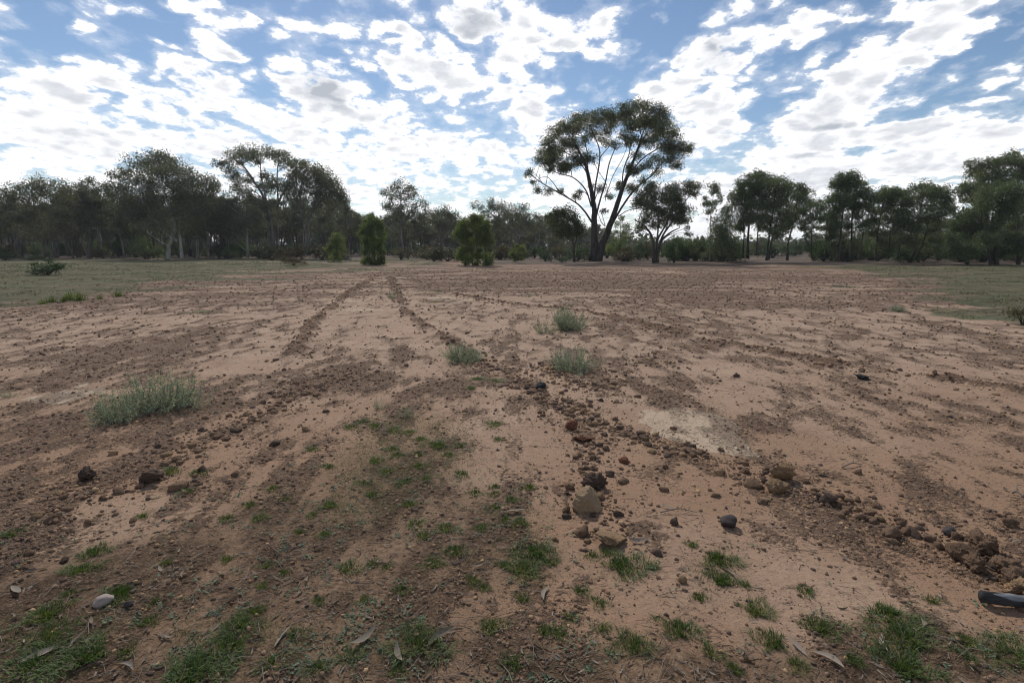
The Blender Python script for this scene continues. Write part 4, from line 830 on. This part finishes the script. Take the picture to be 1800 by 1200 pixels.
def pile(idx, name, mat, oct=False):
    V5_, F0, V0 = (O5, OF, OV) if oct else (V5, globals()['F0'], globals()['V0'])
    n = len(idx); sh = V5_[rs.randint(0, 10, n)]; ang = rs.uniform(0, 6.28, n); c, s = np.cos(ang), np.sin(ang)
    P = np.stack([sh[..., 0]*c[:, None]-sh[..., 1]*s[:, None], sh[..., 0]*s[:, None]+sh[..., 1]*c[:, None], sh[..., 2]], -1)*S[idx][:, None, None]
    P = P + np.stack([X[idx], Y[idx], Hh[idx]+S[idx]*.22], -1)[:, None]
    nv = len(V0); Fs = (F0[None] + (np.arange(n)*nv)[:, None, None]).reshape(-1, 3)
    me = mesh_np(name, P.reshape(-1, 3), [Fs], M[mat], {'tint': np.repeat(rs.rand(n), nv)}, smooth=False); return tag(link(name, me), kind='stuff')
kk_ = rs.rand(len(rest))
sz_ = (S/D_)[rest]
for lo, hi, mt in ((0, .34, 'clod_dark'), (.34, .88, 'clod_brown'), (.88, 1.01, 'clod_tan')):
    q_ = (kk_ >= lo) & (kk_ < hi)
    pile(rest[q_ & (sz_ > .0030)], 'dirt_crumbs', mt); pile(rest[q_ & (sz_ <= .0030) & (sz_ > .0007)], 'dirt_crumbs', mt, True)
# pale quartz chips
k = 900; a = np.radians(rs.uniform(-50, 50, k)); r = np.exp(rs.uniform(math.log(1.7), math.log(16), k)); X, Y = np.sin(a)*r, np.cos(a)*r; S = (.0016+.0004*r)*(rs.pareto(3, k)+.6).clip(.4, 2.2); Hh = height(X, Y)
pile(np.arange(k), 'gravel', 'quartz', True)

# ------------------------------------------------------------------ saltbushes
def salt_proto(seed, ns=90, nl=34, r=.5, h=.5, lsize=.026):
    rg = np.random.RandomState(seed); Sm = MB(); Lf = MB()
    for s in range(ns):
        a = rg.rand()*6.28; q = math.sqrt(rg.rand())*(.62+.85*float(vn(np.array([math.cos(a)*1.7+seed]), np.array([math.sin(a)*1.7]), seed)[0])); dead = rg.rand() < .14; e = np.array([math.cos(a)*r*q*rg.uniform(.8, 1.15), math.sin(a)*r*q*rg.uniform(.8, 1.15), h*rg.uniform(.4, 1.1)*max(.2, 1-.62*q*q)]) + rg.normal(size=3)*np.array([.07, .07, .02])
        b = np.array([math.cos(a)*r*.25*q, math.sin(a)*r*.25*q, -.01]); mid = (b+e)/2 + np.array([math.cos(a)*.06, math.sin(a)*.06, -.03]) + rg.normal(size=3)*.02
        P = catmull([b, mid, e], 7); tube(Sm, P, np.linspace(.0035, .0015, 7), 3, cap=False)
        if dead: continue
        t = .18 + .82*rg.rand(nl); Q = np.stack([np.interp(t*6, np.arange(7), P[:, k]) for k in range(3)], 1) + rg.normal(size=(nl, 3))*.014
        D = rg.normal(size=(nl, 3)) + (e-b)*1.2/np.linalg.norm(e-b); D /= np.linalg.norm(D, axis=1)[:, None]
        S_ = np.cross(D, rg.normal(size=(nl, 3))); S_ /= np.linalg.norm(S_, axis=1)[:, None]
        l = lsize*(.6+.8*rg.rand(nl, 1)); w = l*.26
        V = np.stack([Q, Q+D*l*.55+S_*w, Q+D*l, Q+D*l*.55-S_*w], 1).reshape(-1, 3); Lf.add(V, None, np.arange(4*nl).reshape(-1, 4), np.repeat(rg.rand(nl), 4))
    return Sm.mesh('stems', M['twig_leaf']), Lf.mesh('foliage', M['salt_leaf'])
salt = [salt_proto(70+i, 130, 44) for i in range(3)] + [salt_proto(80, 50, 34)]
def put_salt(j, px, py, wpx, top, label, rz=0.0, sy=.8):
    x, y = G(px, py); w = wpx*math.hypot(y, EYE)/FPX; y += w*.33; h = R(px, top, y)[1]
    root = link('saltbush', None); root.location = (x, y, H1(x, y)); root.rotation_euler = (0, 0, rz); root.scale = (w, w*sy, max(.08, h)/.48); tag(root, label, 'saltbush', 'grey green saltbushes'); root.empty_display_size = .1
    link('stems', salt[j][0], root); link('foliage', salt[j][1], root)
put_salt(0, 250, 736, 166, 650, 'largest grey green saltbush at the left, its right taller half', .3)
put_salt(1, 182, 752, 112, 690, 'low spreading half of the pair of saltbushes at the left', .9)
put_salt(2, 808, 640, 78, 600, 'saltbush on the middle furrow, left of the pair')
put_salt(1, 1000, 584, 92, 538, 'tall saltbush in the middle distance, upper of the pair', 1.9)
put_salt(3, 958, 588, 54, 556, 'small lobe of saltbush left of the upper one of the pair', .5)
put_salt(0, 1012, 658, 112, 602, 'saltbush below the upper one, nearer of the pair', 2.2)
put_salt(3, 690, 527, 34, 512, 'small saltbush between the far and middle furrows', 1.0)
put_salt(3, 712, 738, 42, 708, 'small wispy saltbush behind the middle grass patch', 2.0)
put_salt(3, 928, 523, 20, 514, 'tiny saltbush behind the right furrow', 3.0)
put_salt(2, 1586, 549, 40, 535, 'low saltbush at the edge of the right lawn', 1.2)
put_salt(3, 6, 702, 36, 682, 'low saltbush cut by the left edge', 1.4)
put_shrub('shrub_leaf', 1, *G(1797, 570), .42, .8, 'scrubby brown green bush at the right edge of the lawn', None)
put_salt(3, 665, 722, 30, 695, 'sparse twiggy saltbush left of the wispy one', .2)

# ------------------------------------------------------------------ grass tufts
def tuft_me(seed, n=150, r=.055, h=.030, name='grass_tuft', bw=.0013, lean=1.1):
    rg = np.random.RandomState(seed); a = rg.rand(n)*6.28; q = rg.rand(n)**.6*r*(.25+1.3*vn(np.cos(a)*2+seed, np.sin(a)*2, seed))
    B = np.stack([np.cos(a)*q, np.sin(a)*q, np.full(n, -.004)], 1)
    da = a + rg.normal(size=n)*.9; ln = h*(.45+.9*rg.rand(n)); le = lean*(.15+.85*(q/r))*(.5+rg.rand(n))
    Dh = np.stack([np.cos(da), np.sin(da), np.zeros(n)], 1); S_ = np.stack([-np.sin(da), np.cos(da), np.zeros(n)], 1)*bw*(.6+.8*rg.rand(n))[:, None]
    m1 = B + Dh*(ln*le*.3)[:, None] + np.array([0, 0, 1.])*(ln*.6)[:, None]; t1 = B + Dh*(ln*le*.95)[:, None] + np.array([0, 0, 1.])*(ln*(1-.35*np.minimum(le, 1)))[:, None]
    V = np.stack([B-S_, B+S_, m1+S_*.8, m1-S_*.8, t1], 1).reshape(-1, 3); i = np.arange(n)[:, None]*5
    me = mesh_np(name, V, [np.concatenate([i+2, i+4, i+3], 1).reshape(-1, 3)*1, np.concatenate([i, i+1, i+2, i+3], 1)], M['grass_blade'], {'tint': np.repeat(rg.rand(n), 5)}); return me
tufts = [tuft_me(1200+i, 260) for i in range(8)]
tufts_big = [tuft_me(1300+i, 620, .085, .034) for i in range(6)]
def put_tuft(px, py, wpx, label, group='short green grass tufts', big=False):
    x, y = G(px, py); d = math.sqrt(x*x+y*y+EYE*EYE); w = wpx*d/FPX; me = rng.choice(tufts_big if big else tufts); s = w/(.19 if big else .13)
    o = link('grass_tuft', me); o.location = (x, y, H1(x, y)); o.rotation_euler = (0, 0, rng.uniform(0, 6.28)); o.scale = (s, s, min(1.1, .45+.4*s)*rng.uniform(.7, 1.0)); tag(o, label, 'grass tuft', group)
BIGT = [(940,975,80,'broad grass tuft left of the cracked yellowish slab'),(918,1005,70,'broad grass tuft at the foot of the one beside the yellowish slab'),(1095,998,84,'broad bright grass tuft just below the cracked yellowish slab'),
 (1262,985,66,'upper half of the grass patch below the egg shaped stone'),(1268,1022,60,'lower half of the grass patch below the egg shaped stone'),(740,1140,90,'wide grass tuft on the bottom edge left of centre'),
 (1195,1112,70,'grass tuft above the bottom edge, right of centre'),(1115,1138,70,'grass tuft on the bottom edge at the centre'),(1565,1085,84,'upper part of the long grass patch left of the charred log'),
 (1598,1130,84,'middle part of the long grass patch left of the charred log'),(1590,1180,90,'lower end of the long grass patch left of the charred log'),(1788,1158,70,'grass tuft in the bottom right corner'),
 (212,1048,56,'rounded grass tuft behind the white quartz stone'),(80,1090,60,'grass tuft at the lower left edge'),(85,1125,66,'grass tuft left of the bottom left corner patch'),(60,1175,110,'grass patch filling the bottom left corner'),
 (150,1165,90,'grass patch right of the bottom left corner one'),(345,1175,100,'left part of the bright grass patch on the bottom edge'),(400,1140,90,'right part of the bright grass patch on the bottom edge'),(420,1105,70,'top of the bright grass patch on the bottom edge'),
 (330,1195,90,'nearest end of the bright grass patch on the bottom edge'),(140,1010,50,'grass strip at the left, its nearer end'),(165,975,44,'grass strip at the left, its farther end'),(770,784,44,'brightest grass tuft in the middle grass patch'),
 (1358,1132,54,'grass tuft between the long patch and the bottom centre'),(1446,1108,60,'grass tuft nearest the long patch on its left'),(1330,1076,54,'grass tuft on the pink sand above the bottom edge')]
for px, py, w, lab in BIGT: put_tuft(px, py, w, lab, big=True)
SM = [(400,913,28),(455,913,34),(470,998,28),(460,1035,24),(400,985,22),(295,992,22),(570,942,26),(577,821,26),(548,791,34),(617,751,36),(580,890,34),(550,906,24),(527,936,22),(613,1001,44),(655,994,30),(680,998,26),(705,1042,34),
 (730,922,40),(745,945,32),(785,930,44),(720,888,28),(735,820,30),(748,845,24),(812,834,34),(835,867,32),(870,856,26),(870,870,26),(930,858,36),(900,884,30),(870,896,36),(885,915,40),(915,922,36),(845,930,32),(800,972,44),(763,995,44),
 (885,997,30),(968,992,34),(830,1027,30),(850,1037,30),(918,1057,30),(865,1106,50),(960,1117,44),(982,1119,40),(1020,1045,36),(1054,1064,36),(905,1172,50),(1230,1054,30),(1418,1042,34),(1065,975,34),(1040,980,28),(690,757,40),(660,750,30),
 (640,742,26),(740,772,30),(735,800,26),(870,747,40),(875,774,24),(810,785,26),(840,666,34),(872,670,44),(828,684,24),(700,800,30),(660,810,36),(680,830,34),(640,850,30),(710,850,30),(655,870,30),(690,790,36),(720,760,30),(790,800,26),
 (440,890,26),(480,860,22),(500,880,24),(345,835,34),(300,832,36),(20,945,36),(330,868,24),(500,1010,24),(560,1060,30),(450,1080,36),(640,1060,24),(260,1100,30),(520,1120,40),(620,1160,50),(220,1150,40),(1700,1132,34),(1695,1165,34),
 (1500,1170,34),(1250,1150,34),(1060,1110,34),(1400,1170,40),(1290,1180,30),(1640,1060,24),(690,522,20),(765,531,22),(770,512,24),(355,549,44),(1310,1030,24),(1215,960,24),(1145,1000,26),(1000,1090,30),(250,910,22),(120,1050,24),
 (560,1180,44),(700,1185,44),(480,1170,50),(270,1060,24)]
def tzone(px, py):
    if py < 560: return 'by the far furrows'
    if py < 700: return 'just left of the nearer saltbush of the pair'
    if px < 380: return 'on the dark soil at the lower left'
    if px < 600: return 'on the bare soil left of the middle grass patch' if py < 900 else 'on the littered soil at the lower left'
    if px < 830: return 'in the middle grass patch' if py < 880 else 'on the littered soil below the middle grass patch'
    if px < 1150: return 'left of the large pale rounded clod' if py < 940 else 'in the lower centre below the pale rounded clod'
    return 'on the pink sand at the lower right'
for px, py, w in SM: put_tuft(px, py, w, f'{"small" if w < 30 else "medium"} green grass tuft {near(px, py)}')
# upright weeds at the edge of the left lawn
wd = [tuft_me(1400+i, 120, .13, .28, 'weed', .004, 1.0) for i in range(3)]
for px, py, w, lab in [(128,527,26,'tall yellow green weed at the lawn edge, thickest one'),(140,528,22,'tall weed right of the thickest one'),(112,531,18,'tall weed left of the thickest one'),(92,531,18,'thin weed at the left of the lawn edge row'),(176,526,12,'thin lone weed right of the weed row'),(207,521,18,'rightmost weed of the lawn edge row'),(75,534,14,'shortest weed at the left end of the row')]:
    x, y = G(px, py); o = link('weed', rng.choice(wd)); o.location = (x, y, H1(x, y)); s = w*y/FPX/.34; o.scale = (s, s, s*.85); o.rotation_euler = (0, 0, rng.uniform(0, 6)); tag(o, lab, 'weed', 'weeds at the edge of the left lawn')

# ground cover: small leaves in flat rosettes, and short lawn blades
GCm = MB(); k = 5200; a = np.radians(rs.uniform(-50, 50, k)); r = np.exp(rs.uniform(math.log(1.6), math.log(7.5), k)); X, Y = np.sin(a)*r, np.cos(a)*r; F = fields(X, Y)
keep = rs.rand(k) < np.clip((F['litter']*1.5+F['green'])*sstep(fbm(X/.25, Y/.25, 3, 303), .42, .62), 0, 1); X, Y = X[keep], Y[keep]; Hh = height(X, Y)
for x, y, h in zip(X, Y, Hh):
    n = rs.randint(4, 9); an = rs.rand(n)*6.28; l = rs.uniform(.008, .018)*(.7+.6*rs.rand(n)); el = rs.uniform(.1, .7, n)
    D = np.stack([np.cos(an)*np.cos(el), np.sin(an)*np.cos(el), np.sin(el)], 1)*l[:, None]; S_ = np.stack([-np.sin(an), np.cos(an), np.zeros(n)], 1)*(l*.32)[:, None]
    c = np.array([x, y, h+.004]) + rs.normal(size=(n, 3))*np.array([.012, .012, .002])
    GCm.add(np.stack([c, c+D*.55+S_, c+D, c+D*.55-S_], 1).reshape(-1, 3), None, np.arange(4*n).reshape(-1, 4), np.repeat(rs.rand(n), 4))
tag(GCm.obj('ground_cover', M['weed_leaf']), kind='stuff')
def blades(name, mat, X, Y, h, w, tint=None):
    n = len(X); Z0 = height(X, Y); B = np.stack([X, Y, Z0-.005], 1); da = rs.rand(n)*6.28; ln = h*(.5+rs.rand(n)); D = np.stack([np.cos(da), np.sin(da), np.full(n, .65)], 1)*ln[:, None]; S_ = np.stack([-np.sin(da), np.cos(da), np.zeros(n)], 1)*(w*(.6+.8*rs.rand(n)))[:, None]
    V = np.stack([B-S_, B+S_, B+D], 1).reshape(-1, 3); me = mesh_np(name, V, [np.arange(3*n).reshape(-1, 3)], M[mat], {'tint': np.repeat(rs.rand(n), 3)}); return tag(link(name, me), kind='stuff')
k = 420000; a = np.radians(rs.uniform(-50, 50, k)); r = np.exp(rs.uniform(math.log(10), math.log(70), k)); X, Y = np.sin(a)*r, np.cos(a)*r; F = fields(X, Y)
keep = (rs.rand(k) < F['lawn']**2*sstep(fbm(X/1.9, Y/1.3, 4, 404), .3, .7)*sstep(fbm(X/.5, Y/.5, 2, 406), .3, .6)); X, Y, r = X[keep], Y[keep], r[keep]
blades('grass', 'lawn_blade', X, Y, .026+.0016*r, .004+.0005*r)
# sparse green blades through the littered foreground
k = 60000; a = np.radians(rs.uniform(-50, 50, k)); r = np.exp(rs.uniform(math.log(1.6), math.log(6.5), k)); X, Y = np.sin(a)*r, np.cos(a)*r; F = fields(X, Y)
keep = rs.rand(k) < F['litter']*.55*sstep(fbm(X/.35, Y/.35, 3, 505), .40, .66); X, Y, r = X[keep], Y[keep], r[keep]
blades('grass', 'grass_blade', X, Y, .012+.002*r, .0009+.0002*r)
k = 300000; a = np.radians(rs.uniform(-50, 50, k)); r = np.exp(rs.uniform(math.log(1.6), math.log(7), k)); X, Y = np.sin(a)*r, np.cos(a)*r; F = fields(X, Y)
keep = rs.rand(k) < .9*sstep(F['green'], .15, .8); X, Y, r = X[keep], Y[keep], r[keep]
blades('grass', 'grass_blade', X, Y, 0.011+.0028*r, .0009+.0003*r)

# leaf litter and twigs
def leaf_V(l, w, curl, rg):
    t = np.linspace(0, 1, 6); wid = w*np.sin(np.pi*(t*.94+.03))**.8; x = (t-.5)*l; bend = rg.normal()*.07*l
    y = bend*np.sin(t*np.pi); z = curl*l*((t-.5)**2*1.6) ; V = np.concatenate([np.stack([x, y+wid, z+wid*.45], 1), np.stack([x, y, z], 1), np.stack([x, y-wid, z+wid*.45], 1)])
    F = [[i, i+1, 6+i+1, 6+i] for i in range(5)] + [[6+i, 6+i+1, 12+i+1, 12+i] for i in range(5)]; return V, np.array(F)
LS = [leaf_V(1.0, .085+.02*(i % 3), [.1, .3, .55, -.2][i % 4], np.random.RandomState(i)) for i in range(8)]
leaf_me = [mesh_np('dry_leaf', V, [F], M['dry_leaf'], {'tint': np.full(len(V), [.85, .4, .65, .2][i % 4])}) for i, (V, F) in enumerate(LS)]
def put_leaf(px, py, lpx, label, j, ang, group=None):
    x, y = G(px, py); d = math.sqrt(x*x+y*y+EYE*EYE); s = lpx*d/FPX; o = link('dry_leaf', leaf_me[j]); o.location = (x, y, H1(x, y)+.006+.04*s); o.scale = (s, s, s); o.rotation_euler = (rng.uniform(-.5, .5), rng.uniform(-.2, .2), ang); tag(o, label, 'leaf', group or 'dry gum leaves on the soil')
for t in [(1455,1172,46,'pale grey gum leaf on the bottom edge, right of centre',0,-1.1),(1173,895,24,'pale leaf on sand between the rounded clod and the egg shaped stone',4,-.6),(1402,1140,34,'pale curled leaf near the bottom edge beside a tuft',4,-1.3),(1555,1135,34,'pale leaf at the left side of the long grass patch',0,1.2),
 (1277,1008,34,'grey leaf lying across the grass patch below the egg shaped stone',0,-1.2),(1120,955,34,'pale leaf right of the cracked yellowish slab',2,0.0),(225,1180,30,'pale leaf near the bottom left corner',0,-.5),(70,1158,40,'curled pale leaf in the bottom left corner',4,.8),(700,1160,40,'curled dry leaf below the wide bottom tuft',2,-1.2),
 (775,1130,50,'big curled brown leaf on the wide bottom tuft',1,.7),(960,1050,40,'pale dry leaf below the broad tuft at lower centre',0,1.3),(840,1002,26,'curled leaf on the sand right of centre left tufts',2,.2),(350,985,0.1+22,'pale leaf at the left among crumbs',0,.9),(905,905,40,'long pale leaf among tufts left of the rounded clod',4,.3),
 (640,1130,46,'long dry leaf by the bottom tuft at the left',2,.9),(500,1125,44,'pale standing leaf right of the bright bottom grass patch',0,1.4),(30,1045,36,'pale curled leaf at the lower left edge',4,-.6)]: put_leaf(*t)
for i in range(120):
    for _ in range(40):
        px, py = rng.uniform(20, 1790), rng.uniform(760, 1195); x, y = G(px, py); F = fields(np.array([x]), np.array([y]))
        if rng.random() < .12 + .9*float(F['litter'][0]): break
    put_leaf(px, py, rng.uniform(9, 22)*(.5+.5*(py-760)/435), f'{"pale" if True else ""} dry gum leaf lying {tzone(px, py)}' if False else f'fallen dry gum leaf {near(px, py)}', rng.randrange(8), rng.uniform(0, 6.28))
LM = MB(); k = 11000; a = np.radians(rs.uniform(-50, 50, k)); r = np.exp(rs.uniform(math.log(1.6), math.log(8), k)); X, Y = np.sin(a)*r, np.cos(a)*r; F = fields(X, Y)
keep = rs.rand(k) < np.clip(.10 + .8*F['litter'] + .25*F['ridge'], 0, 1); X, Y, r = X[keep], Y[keep], r[keep]; Hh = height(X, Y)
for x, y, h, rr_ in zip(X, Y, Hh, r):
    V, F = LS[rs.randint(8)]; s = rs.uniform(.010, .045)*(1 if rs.rand() < .8 else 1.5); an = rs.rand()*6.28; c, q = math.cos(an), math.sin(an)
    V = V*s*np.array([1, rs.uniform(.4, 1.1), 1]); V = V@np.array([[1, 0, 0], [0, math.cos(.5), .48*rs.normal()], [0, 0, 1.]]); V = np.stack([V[:, 0]*c-V[:, 1]*q, V[:, 0]*q+V[:, 1]*c, V[:, 2]], 1) + np.array([x, y, h+.004]); LM.add(V, None, F, rs.rand()**1.5)
tag(LM.obj('leaf_litter', M['dry_leaf']), kind='stuff')
TW = MB(); k = 7000; a = np.radians(rs.uniform(-50, 50, k)); r = np.exp(rs.uniform(math.log(1.6), math.log(12), k)); X, Y = np.sin(a)*r, np.cos(a)*r; F = fields(X, Y)
keep = rs.rand(k) < np.clip(.22 + .6*F['litter'] + .3*F['ridge'], 0, 1); X, Y = X[keep], Y[keep]; Hh = height(X, Y)
for x, y, h in zip(X, Y, Hh):
    l = rs.uniform(.03, .16); an = rs.rand()*6.28; b = rs.normal(size=3)*.12*l; d = np.array([math.cos(an), math.sin(an), rs.normal()*.1])*l
    p = np.array([x, y, h+.005]); tube(TW, [p, p+d*.5+np.abs(b)*np.array([1, 1, .4]), p+d], rs.uniform(.0006, .0016), 3, rs.rand(), False)
tag(TW.obj('twigs', M['twig_leaf']), kind='stuff')
stk = MB()
for (p0, p1, r, lab) in [((1160,905),(1225,905),.004,'dead forked twig lying in the sand left of the egg shaped stone'),((1480,823),(1515,818),.006,'short dark stick on the right sand beyond the windrow'),((1778,870),(1800,878),.008,'dark stick at the right edge above the heap'),((1415,825),(1430,845),.004,'thin pale stick in the right windrow'),((640,690),(690,680),.006,'bare twig left of the small wispy saltbush'),((660,760),(700,712),.004,'thin upright dead stalk in front of the wispy saltbush')]:
    a, b = G(*p0), G(*p1); mb = MB(); za, zb = H1(*a)+.01, H1(*b)+.012
    P = catmull([(a[0], a[1], za), ((a[0]+b[0])/2+.01, (a[1]+b[1])/2+.02, (za+zb)/2+.015), (b[0], b[1], zb)], 10); tube(mb, P, np.linspace(r, r*.5, 10), 6)
    tube(mb, catmull([P[5], P[5]+np.array([.03, .05, .02]), P[5]+np.array([.08, .07, .015])], 5), np.linspace(r*.6, r*.25, 5), 5)
    tag(mb.obj('stick', M['twig_leaf']), lab, 'stick', 'loose sticks on the soil')

# ------------------------------------------------------------------ scatter volume added to lift the dark trees like a lens flare veil
hz, N = newmat('flare_veil'); N.n('ShaderNodeOutputMaterial', {1: N.n('ShaderNodeVolumePrincipled', {'Color': c4((.86, .92, 1.0)), 'Density': .00032, 'Anisotropy': .2}).outputs[0]})
B = np.array([[sx*9500, sy*9500, z] for z in (-2.0, 26.0) for sy in (-1, 1) for sx in (-1, 1)])
tag(link('flare_haze', mesh_np('flare_haze', B, [np.array([[0, 2, 3, 1], [4, 5, 7, 6], [0, 1, 5, 4], [2, 6, 7, 3], [0, 4, 6, 2], [1, 3, 7, 5]])], hz, smooth=False)), kind='stuff')


# ------------------------------------------------------------------ tell look-alikes apart by their order in view
ORD = ['leftmost', 'second from left', 'third from left', 'fourth from left', 'fifth from left', 'sixth from left', 'seventh from left', 'eighth from left']
CNT = ['', '', 'two', 'three', 'four', 'five', 'six', 'seven', 'eight']
def split_labels(groups):
    by = {}
    for o in list(COL.objects):
        if o.get('group') in groups and o.get('label') and o.parent is None: by.setdefault((o['group'], o['label']), []).append(o)
    for (g, lab), L in by.items():
        if len(L) < 2: continue
        L.sort(key=lambda o: math.hypot(o.location.x, o.location.y))
        sets = [('', L)] if len(L) <= 8 else [('nearer ', L[:len(L)//2]), ('farther ', L[len(L)//2:])]
        for pre, S_ in sets:
            if len(S_) > 8: continue
            S_.sort(key=lambda o: o.location.x/max(.1, o.location.y))
            for i, o in enumerate(S_): o['label'] = pre + lab + (f', {ORD[i]} of {CNT[len(S_)]}' if len(S_) > 2 else f', {["left", "right"][i]} one of two' if len(S_) == 2 else '')
split_labels({'short green grass tufts', 'loose dirt clods', 'dry gum leaves on the soil', 'heath shrubs in front of the wood', 'shrubs under the right row of gums'})
